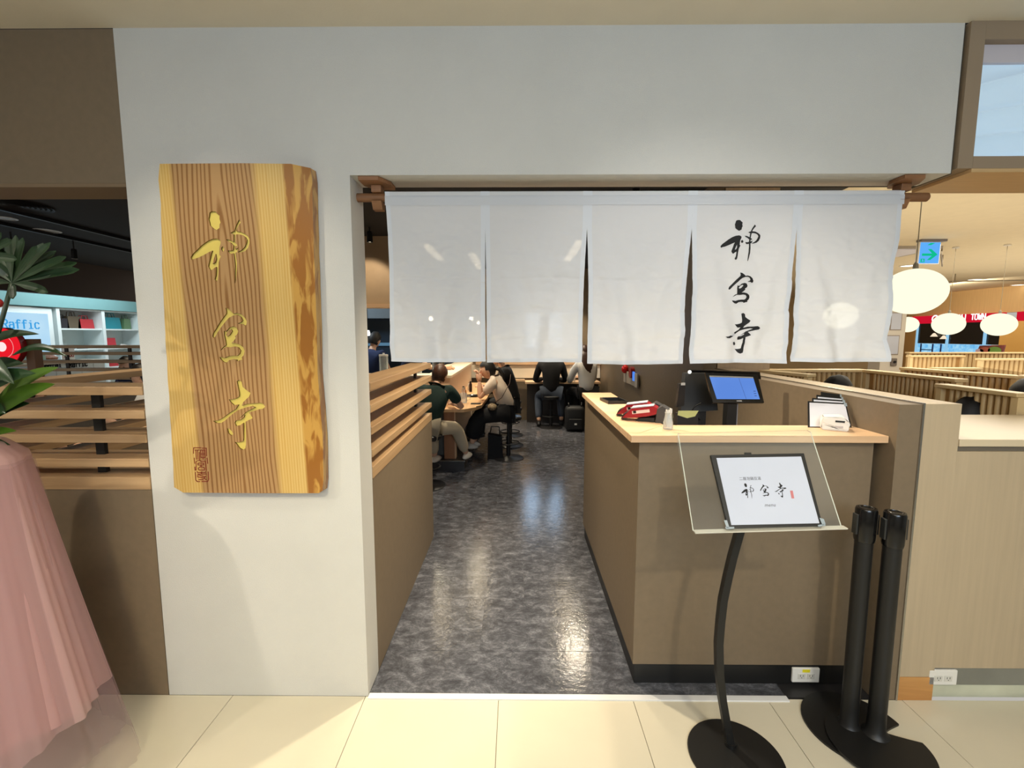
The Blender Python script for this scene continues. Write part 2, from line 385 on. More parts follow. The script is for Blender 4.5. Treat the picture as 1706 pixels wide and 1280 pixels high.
# white portal wall with header (one plastered shell)
XL, XO, XR, ZO, ZC, TH = -1.548, -.657, 1.692, 2.226, 2.77, .155
o = MB().prism([(XL, 0), (XO, 0), (XO, ZO), (XR, ZO), (XR, ZC), (XL, ZC)], lambda p: (p[0], 0, p[1]), lambda p: (p[0], TH, p[1]))
bmesh.ops.bevel(o.bm, geom=[e for e in o.bm.edges if len(e.link_faces) == 2 and e.calc_face_angle(0) > 1], offset=.003, segments=2, affect='EDGES')
wf = struct(o.build('wall_front', WALL))
# left brown bulkhead
struct(MB().box(-4.2, XL-.001, 0.004, .15, 2.2, ZC).build('wall_front_bulkhead', BROWN))
struct(MB().box(-4.2, XL-.001, 0.004, .17, 2.185, 2.1995).build('trim_1', mat('bulkhead_soffit', (128, 108, 84), .6)))
# ceilings
struct(MB().box(-4.2, 4.8, -6.0, .0, ZC, ZC+.08).build('ceiling', CREAM))
struct(MB().box(-7.3, 1.9, .175, 7.2, 2.8, 2.9).build('ceiling', DKCEIL))
struct(MB().box(1.9, 2.72, .28, 3.6, 2.8, 2.9).build('ceiling', DKCEIL))
struct(MB().box(1.69, 15.5, .26, 16, 2.97, 3.05).build('ceiling', mat('court_ceiling', (226, 212, 180), .9, noise_amt=.02)))
struct(MB().box(-10.5, -7.42, .1, 16, 2.95, 3.05).build('ceiling', mat('shop_ceiling', (220, 226, 226), .9)))
# side bulkhead over the seating (left), and its far wall
struct(MB().box(-7.42, -7.3, .2, 9.6, 2.235, 2.95).build('wall_left', mat('dark_brown_panel', (70, 54, 42), .7)))
# walls of the restaurant
struct(MB().box(1.57, 1.68, 2.0, 6.95, 0, 2.8).build('wall_right', BROWN))
struct(MB().box(-5.0, 1.57, 6.72, 6.84, 0, 2.8).build('wall_back', BROWN))
struct(MB().box(1.70, 2.14, 2.02, 2.5, 0, 2.8).build('pillar', mat('pale_oak_panel', (204, 180, 150), .5, noise_amt=.05, scale=4, stretch=(12, 12, .6))))
struct(MB().box(-5.0, 1.0, 6.69, 6.719, .80, 1.04).build('wall_back_panel', mat('cream_panel', (222, 210, 190), .6)))
struct(MB().box(-.75, 1.56, 6.66, 6.719, 1.05, 1.14).build('trim_2', ASH))
struct(MB().box(1.0, 1.56, 6.69, 6.719, .80, 1.04).build('wall_back_panel', mat('white_splash', (240, 238, 232), .4)))
# kitchen fascia
kf = struct(MB().box(-2.6, -1.15, 3.9, 4.0, 1.98, 2.8).build('wall_kitchen_fascia', mat('tan_panel', (176, 150, 118), .6, noise_amt=.04)))
struct(MB().box(-2.6, -1.13, 3.86, 4.01, 1.93, 1.979).build('trim_3', ASH))
struct(MB().box(-4.2, -.9, 6.6, 6.68, 0, 2.8).build('wall_kitchen', mat('kitchen_steel_wall', (74, 92, 108), .35, metal=.4, noise_amt=.2, scale=3)))
# food court far wall and surrounding shell
struct(MB().box(14.0, 14.2, 6, 16, 2.236, 2.97).build('wall_court_right', mat('oak_veneer', (196, 160, 108), .6, noise_amt=.06, scale=3, stretch=(1, 10, .6))))
struct(MB().box(1.9, 15.5, 15.8, 16, 0, 2.97).build('wall_court_back', mat('court_back', (200, 180, 140), .8)))
struct(MB().box(9.3, 9.87, 10, 10.4, 0, 2.97).build('pillar', mat('white_column', (214, 208, 196), .8)))
# hall walls behind the viewer (close the concourse)
struct(MB().box(-4.3, -4.2, -6.0, 0.15, 0, ZC).build('wall_hall_left', WALL))
struct(MB().box(4.8, 4.9, -6.0, 0.26, 0, ZC).build('wall_hall_right', WALL))
struct(MB().box(-4.3, 4.9, -6.1, -6.0, 0, ZC).build('wall_hall_back', mat('hall_back', (190, 184, 172), .8)))

# ------------------------------------------------------------------ low wall with slat fence, LEFT FRONT
def slat_fence(name, label, org, length, along_y, posts, base=True, zb=.945, levels=(1.08, 1.184, 1.286, 1.386), flip=1, depth=.15, group=None, capcol=None):
    """fence with individually built boards; runs along +x or +y from org"""
    t = thing(name, label, 'fence', org, 0, group)
    def bx(a0, a1, c0, c1, z0, z1, bev=0):
        m = MB()
        if along_y: m.box(c0, c1, a0, a1, z0, z1, bev)
        else: m.box(a0, a1, c0, c1, z0, z1, bev)
        return m
    wm = SLATY if along_y else SLAT
    if base:
        bx(0, length, 0, depth, 0, zb).build('low_wall', BROWN, t, local=True)
        bx(-.0, length, -.004, depth+.004, zb+.0005, 1.0, .002).build('cap_board', wm, t, local=True)
    b0 = None
    for z in levels:
        m = bx(0, length, -.004, depth+.004, z-.036, z, .0025)
        b0 = m.build('slat', wm, t, local=True)
    zs = [1.0]+list(levels)
    for p in posts:
        for a, b in zip(zs, zs[1:]):
            bx(p-.019, p+.019, depth*.5-.009, depth*.5+.009, a, b-.036).build('spacer_post', BLACK, t, local=True)
    return t
slat_fence('slat_fence', 'oak slat fence on a brown low wall left of the white portal, facing the hall', (-4.2, .0, 0), 4.2-1.551, False, [.9, 1.6, 2.385])
# aisle fence: to the left of the aisle, right face x = -.657
slat_fence('slat_fence', 'oak slat fence on a brown low wall along the left side of the aisle', (-.807, .158, 0), 1.48, True, [.18, 1.28])
slat_fence('slat_fence', 'oak slat fence running inward behind the front fence at far left', (-2.42, .158, 0), 2.4, True, [1.2])
slat_fence('slat_fence', 'far oak slat fence before the bag shop, beyond the seated diners', (-7.0, 3.8, 0), 4.6, False, [.3, 1.35, 2.15, 3.6], levels=(1.08, 1.184, 1.286, 1.386, 1.47))

# ------------------------------------------------------------------ LIVE EDGE SIGN BOARD
def boardwood():
    m = bpy.data.materials.new('cedar_board'); m.use_nodes = True; n, l = nt(m); b = n['Principled BSDF']; b.inputs['Roughness'].default_value = .3
    b.inputs['Coat Weight'].default_value = .25
    tc = n.new('ShaderNodeTexCoord'); sp = n.new('ShaderNodeSeparateXYZ'); l.new(tc.outputs['Object'], sp.inputs[0])
    nz = n.new('ShaderNodeTexNoise'); nz.inputs['Scale'].default_value = 1.2; nz.inputs['Detail'].default_value = 2
    mz = n.new('ShaderNodeMapping'); mz.inputs['Scale'].default_value = (3.2, 1, .75); l.new(tc.outputs['Object'], mz.inputs[0]); l.new(mz.outputs[0], nz.inputs['Vector'])
    def math_(op, a, bb, c=None):
        q = n.new('ShaderNodeMath'); q.operation = op
        for i, v in enumerate((a, bb, c)):
            if v is None: continue
            if isinstance(v, (int, float)): q.inputs[i].default_value = v
            else: l.new(v, q.inputs[i])
        return q.outputs[0]
    # slanting strip layout: x + .045*z/1.3
    xs = math_('ADD', sp.outputs[0], math_('MULTIPLY', sp.outputs[2], .028))
    # growth rings: cathedral arches in the middle, fine straight lines outside
    dx = math_('ABSOLUTE', math_('SUBTRACT', xs, -.02), 0)
    par = math_('SQRT', math_('ADD', math_('MULTIPLY', dx, dx), math_('POWER', math_('MULTIPLY', math_('SUBTRACT', sp.outputs[2], -.3), .03), 2)), 0)
    ph = math_('ADD', math_('MULTIPLY', math_('POWER', par, .85), 330), math_('MULTIPLY', nz.outputs[0], 40))
    sn = math_('SINE', ph, 0)
    fine = n.new('ShaderNodeTexNoise'); fine.inputs['Scale'].default_value = 1; fine.inputs['Detail'].default_value = 4
    mf = n.new('ShaderNodeMapping'); mf.inputs['Scale'].default_value = (180, 180, 1.5); l.new(tc.outputs['Object'], mf.inputs[0]); l.new(mf.outputs[0], fine.inputs['Vector'])
    ring = n.new('ShaderNodeMapRange'); ring.inputs['From Min'].default_value = -.1; ring.inputs['From Max'].default_value = 1; l.new(sn, ring.inputs[0])
    heart = n.new('ShaderNodeMixRGB'); heart.inputs[1].default_value = s2l((172, 136, 92))+(1,); heart.inputs[2].default_value = s2l((134, 94, 54))+(1,); l.new(ring.outputs[0], heart.inputs[0])
    sap = n.new('ShaderNodeMixRGB'); sap.inputs[1].default_value = s2l((212, 182, 116))+(1,); sap.inputs[2].default_value = s2l((194, 152, 78))+(1,)
    ph2 = math_('SINE', math_('ADD', math_('MULTIPLY', xs, 560), math_('MULTIPLY', nz.outputs[0], 10)), 0)
    f2 = math_('ADD', math_('MULTIPLY', ph2, .3), math_('MULTIPLY', fine.outputs[0], .9)); l.new(f2, sap.inputs[0])
    # heartwood between -.21 and .105
    a = n.new('ShaderNodeMapRange'); a.inputs['From Min'].default_value = -.205; a.inputs['From Max'].default_value = -.185; l.new(xs, a.inputs[0])
    c = n.new('ShaderNodeMapRange'); c.inputs['From Min'].default_value = .142; c.inputs['From Max'].default_value = .112; l.new(xs, c.inputs[0])
    mask = math_('MULTIPLY', a.outputs[0], c.outputs[0])
    m1 = n.new('ShaderNodeMixRGB'); l.new(mask, m1.inputs[0]); l.new(sap.outputs[0], m1.inputs[1]); l.new(heart.outputs[0], m1.inputs[2])
    # bark-side strip with blotchy amber figure at the right
    bl = n.new('ShaderNodeTexNoise'); bl.inputs['Scale'].default_value = 1; bl.inputs['Detail'].default_value = 3; bl.inputs['Distortion'].default_value = .8
    mb = n.new('ShaderNodeMapping'); mb.inputs['Scale'].default_value = (26, 26, 6); l.new(tc.outputs['Object'], mb.inputs[0]); l.new(mb.outputs[0], bl.inputs['Vector'])
    rb = n.new('ShaderNodeValToRGB'); rb.color_ramp.elements[0].position = .46; rb.color_ramp.elements[0].color = s2l((150, 98, 40))+(1,)
    rb.color_ramp.elements[1].position = .56; rb.color_ramp.elements[1].color = s2l((192, 148, 74))+(1,); l.new(bl.outputs[0], rb.inputs[0])
    d = n.new('ShaderNodeMapRange'); d.inputs['From Min'].default_value = .236; d.inputs['From Max'].default_value = .246; l.new(xs, d.inputs[0])
    m2 = n.new('ShaderNodeMixRGB'); l.new(d.outputs[0], m2.inputs[0]); l.new(m1.outputs[0], m2.inputs[1]); l.new(rb.outputs[0], m2.inputs[2])
    l.new(m2.outputs[0], b.inputs['Base Color'])
    return m
GLYPH = {
 'shen': ((80, 82, 803, 872), [
  ([(345,95),(375,82),(415,85),(430,105),(462,130),(458,165),(468,205),(455,225),(450,265),(412,288),(375,268),(340,238),(335,205),(326,165),(335,135)], []),
  ([(80,585),(110,545),(160,505),(220,455),(290,410),(350,385),(410,378),(440,392),(455,410),(452,435),(438,470),(432,520),(430,560),(445,575),(430,600),(415,640),(408,700),(400,770),(388,835),(370,852),(352,828),(360,805),(370,785),(378,720),(380,690),(345,710),(318,732),(298,715),(284,685),(295,645),(315,590),(330,540),(345,512),(300,530),(240,560),(170,590),(110,605),(92,617)],
   [[(383,548),(387,600),(372,640),(340,658),(358,605)]]),
  ([(458,475),(475,465),(495,492),(485,518),(470,524),(455,500)], []),
  ([(690,172),(710,205),(690,225),(668,255),(650,290),(640,330),(632,370),(628,420),(625,470),(622,520),(628,580),(635,640),(632,700),(622,760),(612,820),(600,872),(594,870),(598,800),(600,740),(608,680),(605,600),(600,540),(598,500),(606,450),(610,400),(615,340),(628,290),(648,240),(672,200)], []),
  ([(578,318),(610,302),(650,298),(700,305),(750,328),(785,355),(802,385),(800,430),(780,480),(745,515),(700,530),(660,532),(655,525),(700,505),(735,475),(758,435),(770,395),(755,365),(720,342),(680,332),(630,335),(600,328)], []),
  ([(520,390),(545,388),(590,405),(625,425),(650,445),(652,460),(625,462),(600,450),(575,425),(540,408)], []),
  ([(535,508),(560,512),(600,505),(640,490),(662,478),(658,500),(640,530),(600,540),(560,547),(540,530)], [])]),
 'gong': ((128, 80, 447, 505), [
  ([(262,80),(285,85),(310,105),(328,125),(360,120),(400,130),(430,155),(446,185),(440,210),(425,217),(405,205),(370,203),(368,198),(395,190),(408,175),(395,150),(365,135),(330,138),(290,155),(255,185),(215,225),(180,265),(150,305),(135,312),(128,300),(135,275),(165,240),(200,195),(235,155),(265,125),(268,105)], []),
  ([(235,255),(248,262),(255,262),(285,232),(320,222),(350,230),(363,260),(355,280),(330,300),(338,312),(310,340),(295,352),(330,352),(370,362),(400,385),(410,415),(400,445),(380,465),(385,480),(350,488),(335,495),(333,482),(300,478),(265,485),(240,505),(215,500),(190,480),(178,462),(200,462),(225,468),(260,455),(300,450),(340,450),(362,435),(372,410),(355,385),(320,378),(280,385),(240,382),(190,412),(215,385),(245,368),(242,330),(235,290)],
   [[(262,300),(252,288),(270,258),(300,246),(308,260),(285,290)]])]),
 'si': ((65, 635, 515, 1192), [
  ([(288,645),(310,635),(328,650),(335,690),(365,715),(398,738),(385,765),(355,790),(330,812),(318,838),(370,822),(430,820),(480,815),(500,825),(515,845),(495,862),(450,870),(400,885),(375,893),(400,930),(402,938),(375,950),(342,965),(340,1010),(338,1080),(332,1150),(325,1180),(300,1192),(275,1178),(255,1150),(238,1128),(265,1130),(300,1125),(312,1118),(318,1050),(322,1000),(322,975),(290,995),(258,1000),(248,975),(260,955),(300,950),(330,930),(335,912),(290,940),(320,915),(350,888),(400,865),(430,850),(400,842),(340,855),(280,875),(220,915),(170,955),(130,978),(95,978),(65,960),(110,955),(160,930),(210,895),(265,865),(290,830),(250,835),(225,810),(210,788),(235,790),(275,780),(300,765),(302,735),(295,690)], []),
  ([(180,1020),(200,1020),(222,1045),(230,1065),(212,1078),(190,1060)], [])]),
}
def glyph(mb, key, f, t0, t1):
    """f(u,v,t): u,v in 0..1 of the character's box (v downward), t depth"""
    (x0, y0, x1, y1), polys = GLYPH[key]
    nm = lambda p: ((p[0]-x0)/(x1-x0), (p[1]-y0)/(y1-y0))
    for i, (out, holes) in enumerate(polys):
        e = i*.00006
        mb.prism([nm(p) for p in out], lambda p: f(p[0], p[1], t0-e), lambda p: f(p[0], p[1], t1+e), [[nm(p) for p in h] for h in holes])
    return mb
BY = -.048            # front face of the board
bl = [(266, 273), (330, 272.5), (400, 272), (484, 273), (517, 280), (520, 300), (521, 350), (523, 420), (526, 500), (528, 560), (529, 620), (534, 680), (538, 740), (539, 800), (537, 818), (531, 822), (430, 822), (305, 821), (290, 812), (288, 770), (284, 700), (279, 620), (274, 530), (270, 440), (268, 340), (264, 300)]
bc = Vector((-1.12, 0, 1.6))
bp = [atY(u, v, BY) for u, v in bl]; bp2 = [(p.x-bc.x, p.z-bc.z) for p in bp]
# refine the live edges
fine = []
for i, p in enumerate(bp2):
    q = bp2[(i+1) % len(bp2)]; L = math.hypot(q[0]-p[0], q[1]-p[1]); k = max(1, int(L/.03))
    vert = abs(q[1]-p[1]) > abs(q[0]-p[0])
    for j in range(k):
        s = j/k; x = p[0]+(q[0]-p[0])*s; z = p[1]+(q[1]-p[1])*s
        if vert: x += .0022*noise.noise(Vector((z*14, i > 12, 3)))
        fine.append((x, z))
sb = thing('wooden_sign_board', 'tall live-edge cedar sign board with carved gold characters on the white wall', 'sign', (bc.x, 0, bc.z))
BW = boardwood()
mb = MB().prism(fine, lambda p: (p[0], BY, p[1]), lambda p: (p[0]*1.008, -.004, p[1]*1.004))
pl = mb.build('plank', BW, sb, local=True)
rects = {'shen': (312, 352, 420, 472), 'gong': (350.6, 513, 415.5, 604.5), 'si': (349.8, 633, 446, 750)}
cut = MB(); gl = {}
GOLD = mat('gold_leaf_paint', (222, 200, 104), .42, metal=.15, noise_amt=.05)
for k, (x0, y0, x1, y1) in rects.items():
    a = atY(x0, y0, BY); b = atY(x1, y1, BY)
    gl[k] = lambda u, v, t, a=a, b=b: (a.x+(b.x-a.x)*u-bc.x, t, a.z+(b.z-a.z)*v-bc.z)
    glyph(cut, k, gl[k], BY-.01, BY+.009)
cutter = cut.build('cutter', mat('groove_shade', (112, 84, 24), .6))  # groove walls coloured dark to stand for the shadow inside the carving
cutter.location = (bc.x, 0, bc.z)
md = pl.modifiers.new('carve', 'BOOLEAN'); md.operation = 'DIFFERENCE'; md.object = cutter; md.solver = 'EXACT'; md.use_self = True; md.material_mode = 'TRANSFER'
bpy.context.view_layer.update()
dg = bpy.context.evaluated_depsgraph_get(); me = bpy.data.meshes.new_from_object(pl.evaluated_get(dg))
pl.modifiers.clear()
if len(me.polygons) > 50: pl.data = me
bpy.data.objects.remove(cutter)
for k in rects:
    o = glyph(MB(), k, gl[k], BY+.0070, BY+.0088).build('carved_character', GOLD, sb, local=True); o['label'] = 'gold brush-style character ' + {'shen': '神', 'gong': '宮', 'si': '寺'}[k]
# red seal
SEAL = [[(400,180),(205,180),(200,330)],[(430,190),(540,190),(550,400)],[(220,450),(235,600)],[(235,690),(245,780)],[(250,830),(262,1040),(300,1080),(370,1080)],[(420,1080),(580,1075),(605,1020),(590,820)],[(560,450),(580,600)],
 [(240,240),(350,240)],[(262,250),(280,490)],[(305,250),(320,490)],[(355,300),(365,510),(300,530),(268,545),(270,780)],[(365,510),(395,540),(520,540),(527,600),(540,780)],[(390,240),(500,240),(510,440),(400,440),(390,240)],[(445,240),(455,490)],[(390,345),(505,345)],
 [(320,590),(470,590),(470,640),(320,640),(320,590)],[(400,640),(400,685)],[(330,720),(370,690),(460,695),(490,720),(490,775),(350,775),(330,740),(330,720)],
 [(290,820),(320,840),(510,840),(520,820)],[(410,820),(410,870)],[(310,880),(540,880)],[(300,920),(350,905),(520,960)],[(300,950),(480,990),(520,940)],[(480,990),(540,1030)],[(345,1030),(460,1030)]]
def strokes(mb, segs, f, w, t0, t1):
    for pl_ in segs:
        for a, b in zip(pl_, pl_[1:]):
            d = Vector((b[0]-a[0], b[1]-a[1])).normalized()*w*.5; q = Vector((-d.y, d.x))
            A = Vector(a)-d*.6; B = Vector(b)+d*.6
            mb.prism([A+q, B+q, B-q, A-q], lambda p: f(p.x, p.y, t0), lambda p: f(p.x, p.y, t1))
    return mb
def sf(x, y, t):
    p = atY(310+x/16, 735+y/16, BY); return (p.x-bc.x, t, p.z-bc.z)
strokes(MB(), SEAL, sf, 19, BY-.0012, BY+.001).build('seal_stamp', mat('red_seal_ink', (128, 40, 26), .6), sb, local=True)['label'] = 'dark red square seal 神宮寺'

# ------------------------------------------------------------------ NOREN
RY, RZ = .085, 2.164
rod = MB().tube([(-.668, RY, RZ), (-.664, RY, RZ), (1.68, RY, RZ-.004), (1.684, RY, RZ-.004)], [.014, .0175, .0175, .014], 20).build('curtain_rod', ROD, smooth='auto')
tag(rod, 'long round brown wooden rod carrying the white curtain', 'rod')
def bracket(x, lab):
    t = thing('curtain_bracket', lab, 'bracket', (x, RY, ZO))
    m = MB().prism([(-.052, -.078), (.028, -.078), (.062, -.01), (.062, .055), (-.016, .055), (-.052, .0)], lambda p: (p[0], p[1], -.0015), lambda p: (p[0], p[1], -.016))
    m.build('mount_plate', ROD, t, local=True)
    m = MB().box(-.018, .022, -.024, .026, -.046, -.0165, .002); m.build('upper_block', ROD, t, local=True)
    m = MB().prism([(-.024, -.0795), (-.006, -.111), (.028, -.111), (.028, -.0795)], lambda p: (-.018, p[0], p[1]), lambda p: (.022, p[0], p[1]))
    m.build('lower_cradle', ROD, t, local=True)
    return t
bracket(-.575, 'brown wooden rod bracket at the left end, by the white jamb')
bracket(1.574, 'brown wooden rod bracket at the right end, by the round lamp')
nr = thing('noren_curtain', 'white five-panel split curtain with black brush characters hung across the entrance', 'curtain', (.5, RY, RZ))
NCL = cloth('white_linen', (238, 239, 241), .3, .13)
NHEM = cloth('white_linen_hem', (226, 230, 236), .16, .0)
seams = [-.538, -.1275, .2905, .7185, 1.1465, 1.572]
slit = {1: (.003, .0015), 2: (.011, .006), 3: (.014, .004), 4: (.009, .002)}
ZT, ZS = 2.182, 2.035
def gap(i, z):
    if i not in slit: return 0
    zb = 1.487; s = max(0, min(1, (ZS-z)/(ZS-zb))); a, b = slit[i]
    return a*math.sin(min(1, s*1.35)*PI*.62)*(1 if s > 0 else 0)*(1-.0*s)+(b-a*.35)*max(0, s-.6)
def panel_fn(i, off=0.0):
    x0, x1 = seams[i], seams[i+1]
    zb = [1.487, 1.482, 1.478, 1.479, 1.488][i]
    def fn(u, v):
        z = ZT+(zb-ZT)*v
        xa = x0+gap(i, z); xb = x1-gap(i+1, z)
        if i == 0: xa += .010*v+.006*math.sin(v*5)
        if i == 4: xb -= .012*v+.012*math.sin(v*PI)**2+.004*math.sin(v*17)
        x = xa+(xb-xa)*u
        s = max(0, (v-.2)/.8)
        y = RY-.0185-.002+.012*s*math.cos(u*2*PI+.5*i)*.8
        # drape folds sweeping from the slit heads to the middle of the hem
        for c, k in ((0, 1), (1, -1)):
            d = (u-c)*k
            y -= .020*s*math.exp(-((d-.10-.30*s)/(.055+.05*s))**2)*(.6+.5*((i*7+c*3) % 5)/5)
            y += .013*s*math.exp(-((d-.26-.28*s)/(.09))**2)
        y += .018*s*noise.noise(Vector((x*8, z*12, i)))+.006*s*noise.noise(Vector((x*16+z*9, z*20-x*8, i+4)))+.0035*noise.noise(Vector((x*30, z*46, i+9)))*min(1, v*3)
        for zz in (1.83, 1.70, 1.58): y += .0032*math.exp(-((z-zz-.004*math.sin(x*11))/.006)**2)*(1 if u > .1 else .3)
        zz = z+.004*math.sin(u*PI)*v*(1 if i % 2 else -.6)
        if v < .05:   # wrap over the rod
            a = (1-v/.05); y += .0*a
        return Vector((x, y+off, zz))
    return fn
for i in range(5):
    fn = panel_fn(i)
    p = MB().grid(fn, 60, 120).build('cloth_panel', NCL, nr, smooth=True, solid=.0012, recalc=False)
    # hems: folded double bands
    for nm, ua, ub, va, vb in (('side_hem', 0, .045, 0, 1), ('side_hem', .955, 1, 0, 1), ('bottom_hem', .045, .955, .978, 1)):
        f = panel_fn(i, -.0016)
        MB().grid(lambda u, v: f(ua+(ub-ua)*u, va+(vb-va)*v), 4 if nm == 'side_hem' else 50, 60 if nm == 'side_hem' else 2).build(nm, NHEM, p, smooth=True, recalc=False)
# rod sleeve
def sleeve(u, v):
    x = seams[0]+(seams[5]-seams[0])*u
    a = PI*.5+ (v)*PI*1.0
    if v < .75:
        t = v/.75*PI; y = RY+.0215*math.cos(t); z = RZ+.0195*math.sin(t)-.001
        return Vector((x, y, z))
    s = (v-.75)/.25
    return Vector((x, RY-.0235, RZ-.001-.036*s))
MB().grid(sleeve, 40, 24).build('rod_sleeve', cloth('white_linen_sleeve', (222, 225, 230), .25, 0), nr, smooth=True, recalc=False)
def back_drop(u, v):
    return Vector((seams[0]+(seams[5]-seams[0])*u, RY+.021, RZ-.045*v))
MB().grid(back_drop, 4, 2).build('sleeve_back', NHEM, nr, recalc=False)
# printed characters follow the cloth of the fourth panel
pr = {'shen': (1202, 367, 1264, 435), 'gong': (1215.3, 454.5, 1254, 506), 'si': (1207.5, 521.5, 1262.5, 589.5)}
f4 = panel_fn(3)
x0p, x1p, zbp = seams[3], seams[4], 1.479
for k, (a0, b0, a1, b1) in pr.items():
    A = atY(a0, b0, RY-.02); B = atY(a1, b1, RY-.02)
    def f(u, v, t, A=A, B=B):
        return Vector((A.x+(B.x-A.x)*u, t, A.z+(B.z-A.z)*v))
    mbb = MB()
    (gx0, gy0, gx1, gy1), polys = GLYPH[k]
    nm = lambda p: ((p[0]-gx0)/(gx1-gx0), (p[1]-gy0)/(gy1-gy0))
    for out, holes in polys:
        mbb.prism([nm(p) for p in out], lambda p: f(p[0], p[1], 1), lambda p: f(p[0], p[1], 0), [[nm(p) for p in h] for h in holes])
    bmesh.ops.subdivide_edges(mbb.bm, edges=[e for e in mbb.bm.edges if e.calc_length() < .9 and abs(e.verts[0].co.y-e.verts[1].co.y) < .5], cuts=3, use_grid_fill=True)
    for v_ in mbb.bm.verts:
        x_, t_, z_ = v_.co; v_.co.y = f4((x_-x0p)/(x1p-x0p), (z_-ZT)/(zbp-ZT)).y-(.0032 if t_ > .5 else .0008)
    mbb.build('printed_character', INK, nr)['label'] = 'black brush-style character ' + {'shen': '神', 'gong': '宮', 'si': '寺'}[k]

# ------------------------------------------------------------------ RECEPTION COUNTER
ct = thing('reception_counter', 'brown L-shaped reception counter with thick ash wood top', 'counter', (.535, .08, 0))
MB().prism([(.535, .08), (1.546, .08), (1.546, .24), (.72, .24), (.72, 1.66), (.535, 1.66)], lambda p: (p[0], p[1], .101), lambda p: (p[0], p[1], 1.1445)).build('body', BROWN, ct)
MB().prism([(.545, .09), (1.546, .09), (1.546, .22), (.70, .22), (.70, 1.65), (.545, 1.65)], lambda p: (p[0], p[1], 0.001), lambda p: (p[0], p[1], .1005)).build('toe_kick', BLACK, ct)
m = MB().prism([(.487, .035), (1.572, .035), (1.572, .268), (.70, .268), (.70, 1.50), (.487, 1.50)], lambda p: (p[0], p[1], 1.145), lambda p: (p[0], p[1], 1.175))
bmesh.ops.bevel(m.bm, geom=list(m.bm.edges), offset=.0015, segments=1, affect='EDGES')
m.build('counter_top', ASH, ct)
MB().box(1.20, 1.546, .285, .62, 1.0, 1.03).build('work_shelf', BROWN, ct)
# work desk behind, cashier side (low)
dk = MB().box(.73, 1.5, .30, 1.1, .80, .83).box(.74, .78, .34, 1.05, 0, .7995).box(1.44, 1.48, .34, 1.05, 0, .7995).build('work_desk', mat('dark_desk', (70, 58, 48), .5))
tag(dk, 'dark low work desk behind the reception counter', 'desk')

# partition wall right of counter
pt = thing('partition_wall', 'long waist-high brown and beige partition with metal edge beside the counter', 'partition', (1.575, 0, 0))
MB().box(1.575, 1.668, 0, 3.2, 0, 1.315).build('brown_side', BROWN, pt) if False else MB().box(1.575, 1.668, 0, 1.995, 0, 1.315).build('brown_side', BROWN, pt)
MB().box(1.6685, 1.676, -.006, 1.995, 0, 1.322).build('metal_edge', CHROME, pt)
MB().box(1.6765, 1.828, -.002, 2.0, .1105, 1.318, .001).build('beige_side', BEIGE, pt)
MB().box(1.6765, 1.828, -.003, 2.0, .001, .110).build('skirting', wood('amber_skirting', (214, 160, 96), (160, 104, 50), 0, 1, .4, 10, .6, True), pt)
# ledge cabinet
lg = thing('ledge_cabinet', 'beige panelled low cabinet with pale ledge at the far right edge', 'cabinet', (1.84, 0, 0))
MB().box(1.832, 4.79, -.004, .60, 1.14, 1.17, .002).build('ledge_top', mat('pale_ledge', (214, 198, 168), .35, noise_amt=.03, scale=3), lg)
MB().box(1.832, 4.79, .012, .58, 1.118, 1.1395).build('shadow_gap', mat('grey_recess', (110, 102, 90), .6), lg)
for a, b in ((1.832, 3.03), (3.033, 4.79)):
    MB().box(a, b, 0.003, .58, .150, 1.1175).build('panel', BEIGE, lg)
MB().box(1.832, 4.79, .01, .58, .066, .1495).build('metal_base', mat('grey_metal_skirt', (150, 152, 146), .35, metal=.5, noise_amt=.15, scale=3), lg)
MB().box(1.832, 4.79, .018, .58, .001, .0655).build('stone_plinth', mat('pale_stone', (204, 206, 184), .3, noise_amt=.12, scale=6), lg)
MB().tube([(2.28, .0025, .285), (2.28, -.004, .285)], .008, 16).build('screw_cap', mat('dark_cap', (96, 84, 70), .5), lg)

# outlets
def outlet(x, y, z, lab, yellow):
    t = thing('wall_outlet', lab, 'outlet', (x, y, z))
    MB().box(-.062, .062, -.013, -.0005, -.035, .035, .004).build('face_plate', WHITEP, t, local=True)
    for sx in (-.021, .021):
        MB().box(sx-.017, sx+.017, -.0155, -.0125, -.016, .010, .001).build('socket', mat('socket_white', (214, 212, 204), .4), t, local=True)
        MB().box(sx-.007, sx-.005, -.0162, -.0152, -.004, .005).box(sx+.005, sx+.007, -.0162, -.0152, -.004, .005).ell((sx, -.0157, -.009), (.0022, .0006, .0022), 8, 6).build('slots', BLACK, t, local=True)
    if yellow: MB().box(-.018, .016, -.0142, -.0128, .016, .030).build('sticker', mat('yellow_sticker', (232, 220, 40), .6), t, local=True)
    return t
outlet(1.325, .0895, .052, 'white double outlet with yellow sticker on the black kick board of the counter', True)
outlet(1.868, .010, .108, 'white double outlet on the grey strip below the beige cabinet', False)

